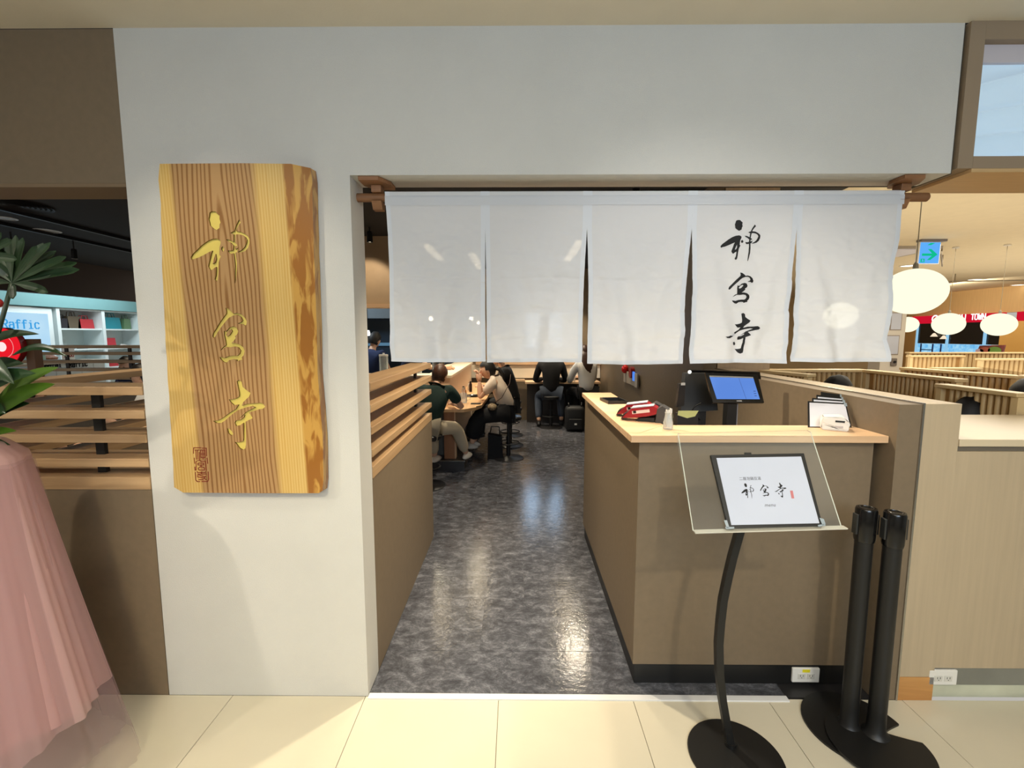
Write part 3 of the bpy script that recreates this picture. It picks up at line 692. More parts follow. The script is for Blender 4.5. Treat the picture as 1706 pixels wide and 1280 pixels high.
# ------------------------------------------------------------------ MENU STAND
ms = thing('menu_stand', 'black curved-pole menu stand with tilted clear acrylic plate before the counter', 'stand', (.81, -.27, 0))
m = MB().lathe([(0, .001), (.168, .001), (.172, .005), (.170, .010), (.03, .016), (0, .0165)], (.835, -.29, 0), 56); m.build('round_base', BLACK, ms, smooth='auto')
def rect_sweep(m, pts, hw, hd):
    rings = []
    for i, p in enumerate(pts):
        p = Vector(p); rings.append(m.verts([p+Vector((-hw, -hd, 0)), p+Vector((hw, -hd, 0)), p+Vector((hw, hd, 0)), p+Vector((-hw, hd, 0))]))
    for a, b in zip(rings, rings[1:]):
        for k in range(4): m.face([a[k], a[(k+1) % 4], b[(k+1) % 4], b[k]])
    m.face(rings[0][::-1]); m.face(rings[-1])
pts = []
for (u, v) in [(1217, 1242), (1210, 1205), (1203, 1165), (1198, 1120), (1197, 1072), (1200, 1035), (1204, 1000), (1212, 962), (1220, 928), (1232, 885), (1244, 840)]:
    pts.append(atY(u, v, -.25))
pts[0].z = .014
m = MB(); rect_sweep(m, pts, .0135, .013); m.build('curved_pole', BLACK, ms)
MB().tube([(pts[0].x, -.25, .012), (pts[0].x, -.25, .03)], .022, 20).build('pole_socket', BLACK, ms, smooth='auto')
# acrylic plate plane from four measured corners
PA = Vector((.594, -.4, .946)); PB = Vector((1.088, -.385, .952)); PTL = Vector((.586, -.227, 1.24))
ux = (PB-PA); upv = PTL-PA; upv = upv-ux.normalized()*upv.dot(ux.normalized()); nn = ux.cross(upv).normalized()
uX = ux.normalized(); uY = upv.normalized(); W_, H_ = ux.length, upv.length
if nn.y > 0: nn = -nn
def onp(u, v):
    d = ray(u, v); t = (PA-O).dot(nn)/d.dot(nn); q = O+d*t-PA; return (q.dot(uX), q.dot(uY))
c4 = [onp(1155, 884), onp(1402, 877), onp(1351, 720), onp(1345, 717), onp(1130, 722), onp(1127, 727)]
P3 = lambda p, t: PA+uX*p[0]+uY*p[1]+nn*t
MB().prism(c4, lambda p: P3(p, .0), lambda p: P3(p, -.004)).build('acrylic_plate', ACRYL, ms)
EDG = mat('acrylic_edge', (228, 230, 214), .2)
for a, b in ((4, 0), (1, 2)):
    A, B = P3(c4[a % 6], -.002), P3(c4[b], -.002); MB().tube([A, B], .0016, 6).build('polished_edge', EDG, ms)
lipA = PA.copy(); lipB = P3((W_+.02, .004), 0)
MB().obox((lipA+lipB)/2+Vector((0, -.006, 0)), (lipB-lipA)/2, Vector((0, .012, 0)), Vector((0, 0, .0018))).build('front_lip', mat('acrylic_lip', (206, 202, 186), .15), ms)
MB().obox(P3((W_*.42, H_*.45), -.012), uX*.05, uY*.05, nn*.006).build('back_bracket', BLACK, ms)
# the menu: black folder with a white sheet
mn = thing('menu_folder', 'black-framed menu folder with white cover sheet lying on the acrylic stand', 'menu', tuple(PA))
q = [onp(1211, 881), onp(1367, 877), onp(1336, 757), onp(1182, 760)]
MB().prism(q, lambda p: P3(p, .0122), lambda p: P3(p, .0015)).build('black_cover', mat('black_leatherette', (26, 26, 24), .5), mn)
w = [onp(1215.5, 876), onp(1361, 873), onp(1331, 762.5), onp(1191, 765)]
MB().prism(w, lambda p: P3(p, .0135), lambda p: P3(p, .0125)).build('cover_sheet', PAPER, mn)
MB().prism([onp(1240, 760), onp(1251, 760), onp(1250, 755), onp(1239, 755)], lambda p: P3(p, .006), lambda p: P3(p, .002)).build('clip_tab', BLACK, mn)
CL = mat('clear_corner', (158, 170, 176), .2)
for (a, b, c, d) in (((1203, 868), (1208, 868), (1212, 880), (1208, 882)), ((1361, 864), (1368, 866), (1371, 874), (1366, 877)), ((1205, 879), (1220, 879), (1220, 882), (1207, 883)), ((1358, 876), (1370, 874), (1371, 877), (1359, 879))):
    MB().prism([onp(*a), onp(*b), onp(*c), onp(*d)], lambda p: P3(p, .0145), lambda p: P3(p, .0137)).build('corner_protector', CL, mn)
for k, (x0, y0, x1, y1) in {'shen': (1231, 807, 1252.5, 832), 'gong': (1262.5, 809, 1277.5, 828.5), 'si': (1286, 806, 1306.5, 830.5)}.items():
    c00, c10, c01 = onp(x0-2, y0), onp(x1-2, y0), onp(x0+3, y1)
    glyph(MB(), k, lambda u, v, t: P3((c00[0]+(c10[0]-c00[0])*u+(c01[0]-c00[0])*v, c00[1]+(c10[1]-c00[1])*u+(c01[1]-c00[1])*v), t), .01425, .0136).build('printed_character', INK, mn)
p0 = onp(1246.5, 799.5)
fm = frame(P3(p0, .0137), uX, uY)
o = text_mesh('二層泡鷄豆湯', .0128, .0001, 'small_heading', mat('grey_ink', (70, 70, 74), .7), fm, mn, spacing=1.0)
fm = frame(P3(onp(1279, 843), .0137), uX, uY)
o = text_mesh('menu', .0165, .0001, 'menu_word', mat('grey_ink', (70, 70, 74), .7), fm, mn, shear=.35, spacing=1.05)
sq = [onp(1312.5, 819), onp(1317, 819), onp(1319.5, 832), onp(1315, 832)]
SE = mat('pale_red_seal', (196, 120, 120), .7)
a, b, c, d = [Vector((p[0], p[1])) for p in sq]
g = lambda x, y, t: P3((a+(b-a)*(x-200)/400+(d-a)*(y-180)/900), t)
MB().prism([a, b, c, d], lambda p: P3(p, .0139), lambda p: P3(p, .0136)).build('seal_stamp', SE, mn)

# ------------------------------------------------------------------ QUEUE POSTS
def queue_post(x, y, lab, cx, cy, r, a0, a1, z0):
    t = thing('queue_post', lab, 'barrier post', (x, y, 0))
    out = []; n = 48
    for i in range(n+1):
        a = R(a0+(a1-a0)*i/n); out.append((cx+r*math.cos(a), cy+r*math.sin(a)))
    e = Vector(out[-1]); s_ = Vector(out[0]); mid = Vector((1.445, -.187))
    for i in range(1, 10):      # hollow notch running in to the posts
        k = i/10; q = e*(1-k)**2+mid*1.0*2*k*(1-k)+s_*k*k; q = q.lerp(mid, .55*math.sin(k*PI)); out.append((q.x, q.y))
    MB().prism(out, lambda p: (p[0], p[1], z0), lambda p: (p[0], p[1], z0+.008)).build('crescent_base', BLACK, t)
    MB().lathe([(0, z0+.0085), (.048, z0+.0085), (.044, z0+.014), (.033, z0+.028), (.031, .10), (.031, .80), (0, .80)], (x, y, 0), 32).build('post', BLACK, t, smooth='auto')
    MB().lathe([(0, .8005), (.034, .8005), (.0365, .812), (.037, .925), (.034, .932), (.026, .934), (.025, .931), (0, .931)], (x, y, 0), 32).build('belt_head', BLACKG, t, smooth='auto')
    for k, a in enumerate((10, 190)):
        a = R(a-12); c = Vector((x+.037*math.cos(a), y+.037*math.sin(a), .868)); u = Vector((-math.sin(a), math.cos(a), 0)); nv = Vector((math.cos(a), math.sin(a), 0))
        MB().obox(c+nv*.002, u*.013, nv*.004, Vector((0, 0, .040)), .002).build('belt_clip', mat('clip_plastic', (44, 45, 44), .4), t)
    MB().lathe([(.0215, .9345), (.0225, .9352), (.0235, .9345)], (x, y, 0), 28).build('cap_ring', CHROME, t, smooth=True)
    return t
queue_post(1.362, -.147, 'left of the two black queue posts standing close together', 1.385, -.155, .19, 5, 322, .001)
queue_post(1.436, -.192, 'right of the two black queue posts, nearer the partition end', 1.41, -.245, .175, 72, 363, .0105)

# ------------------------------------------------------------------ UPPER RIGHT LIGHTBOX
lb = thing('lightbox_panel', 'backlit frosted wave-relief panel in a brown frame at upper right', 'lightbox', (1.74, 0, 2.24))
FR = mat('taupe_frame', (150, 132, 110), .5)
MB().box(1.694, 1.704, .01, .25, 2.226, ZC-.001).build('dark_gap', mat('gap_dark', (70, 62, 50), .8), lb)
MB().box(1.705, 1.762, -.012, .25, 2.24, 2.7695).build('frame_post', FR, lb)
MB().box(1.7625, 4.79, -.012, .05, 2.705, 2.7695).build('frame_top', FR, lb)
MB().box(1.7625, 4.79, -.012, .05, 2.24, 2.285).build('frame_bottom', FR, lb)
MB().box(1.7625, 4.79, .02, .05, 2.64, 2.7045).build('blind_strip', mat('white_blind', (206, 200, 206), .7), lb)
def wave(u, v):
    x = 1.7625+3.02*u; z = 2.2855+.354*v
    ph = z*66+1.6*noise.noise(Vector((x*1.7, z*3, 2)))*3+.9*math.sin(x*3+z*9)
    y = .034-.026*(1-abs(math.sin(ph*.5)))**1.5*(1-.2*u)+.003*noise.noise(Vector((x*3, z*14, 0)))
    return Vector((x, y, z))
def lbm():
    m = bpy.data.materials.new('frosted_lit_glass'); m.use_nodes = True; n, l = nt(m); b = n['Principled BSDF']
    b.inputs['Base Color'].default_value = s2l((196, 214, 222))+(1,); b.inputs['Roughness'].default_value = .35
    ge = n.new('ShaderNodeNewGeometry'); tc = n.new('ShaderNodeTexCoord')
    b.inputs['Emission Color'].default_value = s2l((190, 222, 252))+(1,)
    b.inputs['Emission Strength'].default_value = .24
    return m
MB().grid(wave, 220, 90).build('wave_panel', lbm(), lb, smooth=True)
# soffit behind it
struct(MB().box(1.76, 4.8, -.012, .26, 2.226, 2.2395).build('trim_4', mat('soffit_oak', (200, 166, 118), .5, noise_amt=.05, stretch=(1, 12, 12))))
struct(MB().box(1.6925, 4.8, .2505, .27, 2.24, 2.97).build('wall_front_bulkhead', CREAM))
struct(MB().box(XO, 1.69, .156, .17, 2.226, 2.8).build('wall_front_lining', DKCEIL))

# ================================================================== RESTAURANT INTERIOR
BARW = mat('bar_cream_panel', (226, 202, 172), .55, noise_amt=.03)
bar = thing('ramen_bar', 'pale L-shaped customer bar with raised kitchen ledge and ash table top', 'bar', (-.81, 3.75, 0))
MB().prism([(-2.32, 3.755), (-.815, 3.755), (-.815, 6.5), (-.93, 6.5), (-.93, 3.87), (-2.32, 3.87)], lambda p: (p[0], p[1], .125), lambda p: (p[0], p[1], 1.075)).build('raised_front', BARW, bar)
MB().prism([(-2.34, 3.735), (-.80, 3.735), (-.79, 3.76), (-.79, 6.5), (-1.12, 6.5), (-1.12, 4.06), (-2.34, 4.06)], lambda p: (p[0], p[1], 1.0755), lambda p: (p[0], p[1], 1.105)).build('kitchen_ledge', mat('cream_ledge', (236, 222, 198), .35), bar)
m = MB().prism([(-2.3, 3.34), (-.60, 3.34), (-.47, 3.50), (-.42, 3.66), (-.39, 4.4), (-.39, 6.3), (-.814, 6.3), (-.814, 3.754), (-2.3, 3.754)], lambda p: (p[0], p[1], .715), lambda p: (p[0], p[1], .75))
m.build('table_top', ASHY, bar)
MB().prism([(-2.3, 3.42), (-.61, 3.42), (-.61, 6.3), (-1.0, 6.3), (-1.0, 3.754), (-2.3, 3.754)], lambda p: (p[0], p[1], .001), lambda p: (p[0], p[1], .12)).build('foot_platform', mat('dark_plinth', (46, 44, 46), .4, noise_amt=.2), bar)
MB().tube([(-2.3, 3.416, .12), (-.606, 3.416, .12), (-.606, 6.3, .12)], .008, 6).build('metal_nosing', CHROME, bar)
MB().box(-.86, -.735, 3.52, 3.545, .121, .714).build('end_panel', wood('red_oak', (170, 116, 76), (120, 72, 40), 2, 1, .5, 12, .4, True), bar)
MB().box(-.734, -.722, 3.515, 3.62, .121, .714).build('end_panel_edge', ASH, bar)
MB().box(-1.6, -.861, 3.53, 3.55, .56, .585).build('foot_rail', ASH, bar)
MB().box(-2.3, -.87, 3.70, 3.753, .121, .714).build('knee_wall', mat('grey_knee_wall', (92, 92, 88), .6), bar)
# back bar under the far wall
bb = thing('wall_counter', 'long ash wall counter along the back wall where two guests sit', 'counter', (.2, 6.4, 0))
MB().box(.16, 1.5, 6.28, 6.655, .73, .765, .002).build('table_top', ASH, bb)
MB().box(-.38, .158, 6.56, 6.655, .745, .785, .002).build('narrow_ledge', ASH, bb)
MB().box(.2, 1.5, 6.50, 6.655, .0, .729).build('back_panel', mat('dark_panel', (58, 50, 44), .6), bb)

# bar stools
def stool(loc, lab, first=[None]):
    if first[0]:
        return dup(first[0], loc, 0, lab)
    t = thing('bar_stool', lab, 'stool', loc, 0, 'black round bar stools')
    MB().lathe([(0, .50), (.13, .50), (.165, .51), (.175, .53), (.172, .55), (.155, .562), (0, .566)], (0, 0, 0), 32).build('seat', mat('black_vinyl', (34, 33, 34), .35), t, smooth='auto', local=True)
    MB().lathe([(.028, .03), (.028, .30), (.020, .302), (.020, .50)], (0, 0, 0), 16).build('pole', BLACK, t, smooth='auto', local=True)
    MB().lathe([(0, .001), (.195, .001), (.2, .006), (.19, .012), (.05, .022), (.03, .035), (0, .035)], (0, 0, 0), 36).build('base_disc', mat('black_steel', (34, 34, 36), .4, metal=.2), t, smooth='auto', local=True)
    ring = [(0.14*math.cos(a*PI/12), .14*math.sin(a*PI/12)+.03, .2) for a in range(25)]
    MB().tube(ring, .008, 8, False).tube([(0, 0, .2), (0, -.11, .2)], .008, 8).build('foot_ring', BLACK, t, smooth=True, local=True)
    first[0] = t; return t
stool((-.10, 4.0, 0), 'black round bar stool under the woman in the cream T-shirt')
stool((-.09, 4.70, 0), 'second black bar stool along the ramen bar, under the man in black')
stool((-.09, 5.40, 0), 'third black bar stool along the ramen bar, empty')
stool((.60, 6.02, 0), 'black bar stool at the back counter under the man in jeans')
stool((1.22, 5.98, 0), 'black bar stool at the back counter under the long-haired woman')
stool((-.95, 2.88, .0), 'black bar stool at the bar front under the guest in green')

# ------------------------------------------------------------------ PEOPLE
def skin_mesh(verts, edges, radii, root=0, sub=1):
    me = bpy.data.meshes.new('tmp'); me.from_pydata([tuple(v) for v in verts], edges, [])
    o = bpy.data.objects.new('tmp', me); COL.objects.link(o)
    md = o.modifiers.new('skin', 'SKIN'); md.use_smooth_shade = True; md.branch_smoothing = .3
    for i, r in enumerate(radii):
        d = me.skin_vertices[0].data[i]; d.radius = r if isinstance(r, tuple) else (r, r); d.use_root = (i == root)
    s = o.modifiers.new('sub', 'SUBSURF'); s.levels = sub; s.render_levels = sub
    dg = bpy.context.evaluated_depsgraph_get(); out = bpy.data.meshes.new_from_object(o.evaluated_get(dg))
    bpy.data.objects.remove(o); return out
class Sk:
    def __init__(s): s.v = []; s.e = []; s.r = []
    def add(s, p, r, par=None):
        s.v.append(Vector(p)); s.r.append(r)
        if par is not None: s.e.append((par, len(s.v)-1))
        return len(s.v)-1
    def mesh(s, sub=1): return skin_mesh(s.v, s.e, s.r, 0, sub)
def link_mesh(me, name, m, parent, extra=None):
    bm = bmesh.new(); bm.from_mesh(me)
    if extra:
        tmp = bpy.data.meshes.new('x'); extra.bm.to_mesh(tmp); extra.bm.free(); bm.from_mesh(tmp)
    out = bpy.data.meshes.new(name); bm.to_mesh(out); bm.free()
    for p in out.polygons: p.use_smooth = True
    out.materials.append(m); o = bpy.data.objects.new(name, out); COL.objects.link(o); o.parent = parent; ORG[o.name] = Vector()
    return o
def hand(mb, w, d, side, curl=.5):
    """palm at wrist w pointing along d; five unequal fingers + side thumb"""
    d = Vector(d).normalized(); up = Vector((0, 0, 1)); s_ = d.cross(up).normalized() if abs(d.z) < .9 else Vector((1, 0, 0)); n = s_.cross(d).normalized()
    w = Vector(w)
    mb.tube([w-d*.01, w+d*.03, w+d*.075, w+d*.09], [.024, .034, .038, .03], 10)
    for i, L in enumerate((.062, .072, .068, .052)):
        b = w+d*.08+s_*(-.027+.018*i); q1 = b+d*L*.45-n*.012*curl; q2 = b+d*L*.8-n*L*.55*curl; q3 = b+d*L*.85-n*L*.95*curl
        mb.tube([b, q1, q2, q3], [.0095, .009, .008, .006], 7)
    b = w+d*.03+s_*.03*side; mb.tube([b, b+d*.03+s_*.022*side-n*.01, b+d*.055+s_*.02*side-n*.025], [.011, .0095, .007], 7)
def head(mb, c, fwd, up=(0, 0, 1), s=1.0):
    f = Vector(fwd).normalized(); u = (Vector(up)-f*f.dot(Vector(up))).normalized(); r = f.cross(u)
    M = Matrix((r, f, u)).transposed(); bm = bmesh.new()
    bmesh.ops.create_uvsphere(bm, u_segments=24, v_segments=18, radius=1)
    for v in bm.verts:
        x, y, z = v.co
        k = 1-.32*max(0, -z)**1.5
        x *= .074*k; yy = y*(.094 if y > 0 else .098)*(1-.12*max(0, -z)); z *= .115
        if y > .6: yy *= 1-.06*abs(v.co.x)
        if y > .75 and abs(v.co.x) < .28 and -.35 < v.co.z < .15: yy += .018*(1-abs(v.co.x)/.28)*(1-(v.co.z+.35)/.5*.7)     # nose
        if y > .7 and abs(v.co.x) < .3 and -.62 < v.co.z < -.45: yy += .004
        if y > .5 and z < -.085: yy += .008
        v.co = (M @ Vector((x, yy, z)))*s+Vector(c)
    tmp = bpy.data.meshes.new('h'); bm.to_mesh(tmp); bm.free(); mb.bm.from_mesh(tmp)
    for sd in (-1, 1):
        e = M @ Vector((sd*.073, -.008, -.005)); mb.ell(Vector(c)+e*s, (.010, .017, .03), 10, 8, M)
    return M
def hair_cap(c, M, s=1.0, style='short'):
    mb = MB(); bm = mb.bm
    bmesh.ops.create_uvsphere(bm, u_segments=28, v_segments=20, radius=1)
    dele = []
    for v in bm.verts:
        x, y, z = v.co
        lim = .38 if y > .35 else (-.15 if y > .0 else (-.8 if style == 'short' else -.85))
        if z < lim and y > -.999: dele.append(v)
        nz = 1+.05*noise.noise(Vector((x*5, y*5, z*5)))
        v.co = (M @ Vector((x*.086*nz, y*.106*nz-.006, z*.127*nz+.004)))*s+Vector(c)
    bmesh.ops.delete(bm, geom=dele, context='VERTS')
    return mb
def person(name, label, loc, rz, group=None, seat=.56, lean=8, hd=None, head_dir=(0, 1, -.1), shirt=(240, 232, 220), pants=(20, 20, 22), shoes=(230, 228, 222), hair='short', haircol=None,
           hands=None, elbows=None, knees=None, feet=None, stand=False, sleeve='short', female=False, wide=False, scale=1.0, skin=None, headoff=(0, .03, 0), curl=.5, hem=.05, tl=1.0):
    t = thing(name, label, 'person', loc, rz, group)
    SK = SKIN; w = .155 if female else .18
    ph = (.90 if stand else seat+.09)
    L = R(lean); up = Vector((0, math.sin(L), math.cos(L)))*tl
    pel = Vector((0, 0, ph)); waist = pel+up*.17; chest = pel+up*.37; neck0 = pel+up*.49+Vector((0, .01, 0)); neck1 = pel+up*.56+Vector((0, .02, 0))+Vector(headoff)*.5
    hc = pel+up*.655+Vector((0, .035, 0))+Vector(headoff)
    if hd: hc = Vector(hd)
    sh = [pel+up*.46+Vector((s*w, 0, 0)) for s in (-1, 1)]
    hands = hands or [(-.14, .42, seat+.28), (.14, .42, seat+.28)]
    elbows = elbows or [(-.25, .2, seat+.24), (.25, .2, seat+.24)]
    if stand:
        knees = knees or [(-.1, .02, .48), (.1, .02, .48)]; feet = feet or [(-.11, -.01, .08), (.11, -.01, .08)]
    else:
        knees = knees or [(-.12, .42, seat+.05), (.12, .42, seat+.05)]; feet = feet or [(-.12, .40, .12), (.12, .40, .12)]
    k = Sk(); p0 = k.add(pel, (.10, .09)); a = k.add(waist, (.085, .08), p0); c = k.add(chest, (.09, .085), a); n0 = k.add(neck0, .05, c); n1 = k.add(neck1, .05, n0); k.add(hc-Vector((0, .01, .03)), .045, n1)
    ex = MB(); M = head(ex, hc, head_dir, s=scale*.98)
    for i, s in enumerate((-1, 1)):
        q = k.add(sh[i], .040, c); e = k.add(elbows[i], .036, q); mid = (Vector(elbows[i])*.5+Vector(hands[i])*.5); m_ = k.add(mid, .034, e); h = k.add(hands[i], .024, m_)
        hand(ex, hands[i], (Vector(hands[i])-Vector(elbows[i])), -s, curl)
        hp = k.add(pel+Vector((s*.09, .02, -.03)), .085, p0); kn = k.add(knees[i], .055, hp); an = k.add(feet[i], .038, kn)
    link_mesh(k.mesh(), 'body', SK, t, ex)
    # shirt
    g = Sk(); p0 = g.add(pel+Vector((0, 0, .0-hem)), (.165, .135)); a = g.add(waist, (.152, .13), p0); c = g.add(chest, (.165, .135), a); g2_ = g.add(pel+up*.475, (.115, .095), c); g.add(pel+up*.53, (.064, .062), g2_)
    for i, s in enumerate((-1, 1)):
        q = g.add(sh[i]+Vector((0, 0, .0)), .085, c); el = Vector(elbows[i])
        if sleeve == 'short': g.add(sh[i].lerp(el, .72), .062, q)
        else: e = g.add(el, .056, q); g.add(el.lerp(Vector(hands[i]), .85), .04, e)
    link_mesh(g.mesh(), 'shirt', mat('shirt_%d_%d_%d' % shirt, shirt, .85, bump=.3, bscale=40), t)
    g = Sk(); p0 = g.add(pel+Vector((0, 0, -.02)), (.155, .12))
    for i, s in enumerate((-1, 1)):
        r = .13 if wide else .1
        hp = g.add(pel+Vector((s*.095, .04, -.04)), r*.95, p0); kn = g.add(knees[i], r*.82 if not wide else .115, hp)
        an = Vector(knees[i]).lerp(Vector(feet[i]), .9 if not wide else .84); g.add(an, .062 if not wide else .13, kn)
    link_mesh(g.mesh(), 'trousers', mat('trousers_%d_%d_%d' % pants, pants, .85, bump=.2, bscale=60), t)
    for i in (0, 1):
        f = Vector(feet[i]); tz = f.z-.055
        mb = MB().lathe([(0, 0), (.8, 0), (.95, .15), (1, .4), (.8, .8), (.45, 1.1), (0, 1.2)], (0, 0, 0), 20)
        for v in mb.bm.verts:
            x, y, z = v.co; v.co = Vector((f.x+x*.045, f.y+.045+y*.13, tz+z*.058*(1-.35*max(0, y))))
        mb.build('shoe', mat('shoe_%d_%d_%d' % shoes, shoes, .5), t, smooth=True, local=True)
    H = mat('hair_%d_%d_%d' % haircol, haircol, .5, noise_amt=.4, scale=60) if haircol else HAIR
    hp = hair_cap(hc, M, scale, hair).build('hair', H, t, smooth=True, local=True)
    if hair == 'ponytail':
        b = hc+M @ Vector((0, -.1, .0)); MB().tube([b, b+M @ Vector((0, -.05, -.02)), b+M @ Vector((0, -.085, -.10)), b+M @ Vector((0, -.08, -.2))], [.02, .028, .026, .006], 10).build('ponytail', H, t, smooth=True, local=True)
        MB().ell(hc+M @ Vector((0, -.112, -.002)), (.018, .014, .018), 12, 8).build('hair_tie', mat('pale_hair_tie', (220, 212, 200), .6), t, local=True)
    if hair == 'long':
        mb = MB()
        b = hc+M @ Vector((0, -.05, .03)); mb.tube([b, b+Vector((0, -.06, -.10)), b+Vector((0, -.11, -.24)), b+Vector((.01, -.125, -.38)), b+Vector((.01, -.12, -.44))], [.085, .10, .105, .085, .03], 18, flat=.42)
        mb.build('long_hair', H, t, smooth=True, local=True)
    for s in (-1, 1):
        e = MB().ell(hc+(M @ Vector((s*.03, .083, .008)))*scale, (.011, .008, .006), 10, 8, M).build('eye', mat('dark_eye', (36, 28, 24), .2), t, smooth=True, local=True)
    MB().ell(hc+(M @ Vector((0, .088, -.058)))*scale, (.022, .006, .006), 10, 8, M).build('mouth', mat('lip', (176, 104, 92), .5), t, smooth=True, local=True)
    return t
# woman in cream tee, facing left (world -x)
wm = person('person', 'person in cream T-shirt and wide black trousers with a ponytail, elbows on the bar', (-.10, 4.0, 0), PI/2, seat=.565, lean=24, tl=.88, female=True,
       shirt=(226, 208, 188), pants=(14, 13, 15), shoes=(206, 198, 184), hair='ponytail', hands=[(-.05, .37, 1.02), (.04, .38, 1.02)], elbows=[(-.11, .36, .80), (.13, .36, .80)],
       knees=[(-.10, .40, .56), (.12, .38, .58)], feet=[(-.07, .47, .20), (.06, .45, .20)], head_dir=(0, 1, -.22), wide=True, curl=.8, headoff=(0, .0, -.03), hem=.03)
bg = MB().ell((0, 0, 0), (.06, .075, .045), 18, 12)
hb = thing('shoulder_bag', 'small patterned crossbody bag worn by the person in cream T-shirt', 'bag', (-.30, 3.84, .70))
bg.build('pouch', mat('patterned_pouch', (150, 130, 100), .6, noise_amt=.6, scale=60), hb, smooth=True, local=True)
MB().tube([(.0, .0, .03), (.12, -.03, .12), (.22, .0, .30), (.23, .12, .40)], .004, 6).build('strap', mat('brown_strap', (70, 50, 40), .6), hb, smooth=True, local=True)
person('person', 'person all in black hunched at the bar behind the person in cream', (-.03, 4.70, 0), PI/2, seat=.565, lean=16, shirt=(22, 22, 24), pants=(18, 18, 20), shoes=(30, 30, 30), sleeve='long',
       hands=[(-.05, .45, .85), (.08, .45, .85)], elbows=[(-.2, .3, .80), (.22, .3, .80)], feet=[(-.08, .5, .19), (.08, .5, .19)], hem=.12)
person('person', 'person in dark green shirt and beige trousers leaning on the bar behind the slat fence', (-.95, 2.90, 0), R(-14), seat=.565, lean=33, tl=.9, shirt=(20, 48, 42), pants=(196, 182, 156), shoes=(224, 216, 204),
       haircol=(84, 50, 32), hands=[(-.14, .50, .81), (.12, .52, .81)], elbows=[(-.26, .34, .80), (.27, .36, .80)], knees=[(-.1, .36, .56), (.19, .38, .56)], feet=[(-.1, .42, .19), (.20, .66, .19)], head_dir=(0, 1, -.5))
person('person', 'person in black shirt and blue jeans seen from behind at the back counter', (.60, 6.0, 0), 0, seat=.565, lean=8, shirt=(16, 16, 18), pants=(62, 70, 84), shoes=(24, 24, 26), sleeve='long', hem=.09,
       hands=[(-.1, .40, .82), (.1, .40, .82)], elbows=[(-.27, .17, .80), (.27, .17, .80)], knees=[(-.2, .36, .52), (.2, .36, .52)], feet=[(-.2, .12, .08), (.2, .2, .08)], head_dir=(0, 1, -.4))
person('person', 'person in white blouse with long brown hair at the back counter', (1.20, 5.95, 0), R(18), seat=.565, lean=6, female=True, shirt=(222, 220, 218), pants=(24, 24, 28), shoes=(28, 28, 28), hair='long', haircol=(58, 34, 26),
       sleeve='long', hands=[(-.1, .42, .84), (.12, .42, .84)], elbows=[(-.24, .2, .80), (.24, .2, .80)], hem=.05)
person('person', 'chef in navy shirt standing with his back turned behind the bar', (-2.13, 4.75, -.0), R(-20), stand=True, lean=9, tl=.96, shirt=(28, 44, 84), pants=(30, 30, 36), shoes=(30, 30, 32),
       hands=[(-.2, .3, 1.05), (.18, .32, 1.05)], elbows=[(-.27, .1, 1.1), (.27, .1, 1.1)], head_dir=(0, 1, -.5))
person('person', 'chef in navy shirt reaching forward over the kitchen ledge', (-1.62, 4.62, 0), R(-78), stand=True, lean=20, shirt=(30, 36, 62), pants=(30, 30, 36), shoes=(30, 30, 32),
       hands=[(-.05, .62, 1.14), (.14, .60, 1.14)], elbows=[(-.22, .38, 1.13), (.26, .36, 1.15)], head_dir=(0, 1, -.6))
# diners in the left seating area
for (x, y, rz, sh, lab, hc_) in [(-5.25, 4.5, 180, (36, 60, 120), 'diner in blue shirt beyond the far slat fence', (30, 26, 24)), (-4.45, 4.55, 165, (40, 40, 44), 'diner in dark top beyond the far slat fence', (20, 18, 18)),
                              (-3.55, 2.75, 100, (232, 232, 230), 'diner in white shirt behind the inner slat fence', (24, 20, 20)), (-3.6, 1.25, 0, (60, 54, 50), 'dark-haired diner seated low at the left edge', (22, 20, 20))]:
    person('person', lab, (x, y, 0), R(rz), 'diners in the left seating area', seat=.46, lean=14, shirt=sh, pants=(50, 48, 50), shoes=(60, 60, 60), haircol=hc_, head_dir=(0, 1, -.3))
# court guests
for (u, v, y, rz, lab) in [(1374, 628, 1.43, -90, 'dark-haired court guest right behind the metal-edged partition'), (1692, 633, 1.22, -90, 'dark-haired court guest at the right edge behind the reeded screen'), (1594, 664, .9, -90, 'dark-haired court guest half hidden beside the beige post')]:
    p = atY(u, v, y); top = .46+.09+.655+.115
    person('person', lab, (p.x, y, p.z-top-.0+0), R(rz), 'guests in the food court booths', seat=.46, lean=3, shirt=(60, 56, 60), pants=(40, 40, 44), shoes=(50, 50, 50), hair='full')

# table and bowl in the left seating area
tb = thing('dining_table', 'pale wood dining table behind the inner slat fence', 'table', (-3.45, 2.15, 0))
MB().box(-.45, .35, -.3, .3, .70, .73, .002).build('table_top', ASH, tb, local=True)
for sx in (-.38, .28):
    for sy in (-.24, .24): MB().box(sx-.02, sx+.02, sy-.02, sy+.02, 0, .699).build('leg', BLACK, tb, local=True)
def bowl(loc, lab):
    t = MB().lathe([(0, 0), (.05, 0), (.055, .01), (.09, .04), (.105, .075), (.101, .075), (.085, .042), (.04, .02), (0, .018)], loc, 32).build('bowl', mat('white_china', (236, 230, 220), .2), smooth='auto'); tag(t, lab, 'bowl'); return t
bowl((-3.45, 2.15, .731), 'white ramen bowl on the pale table at left')

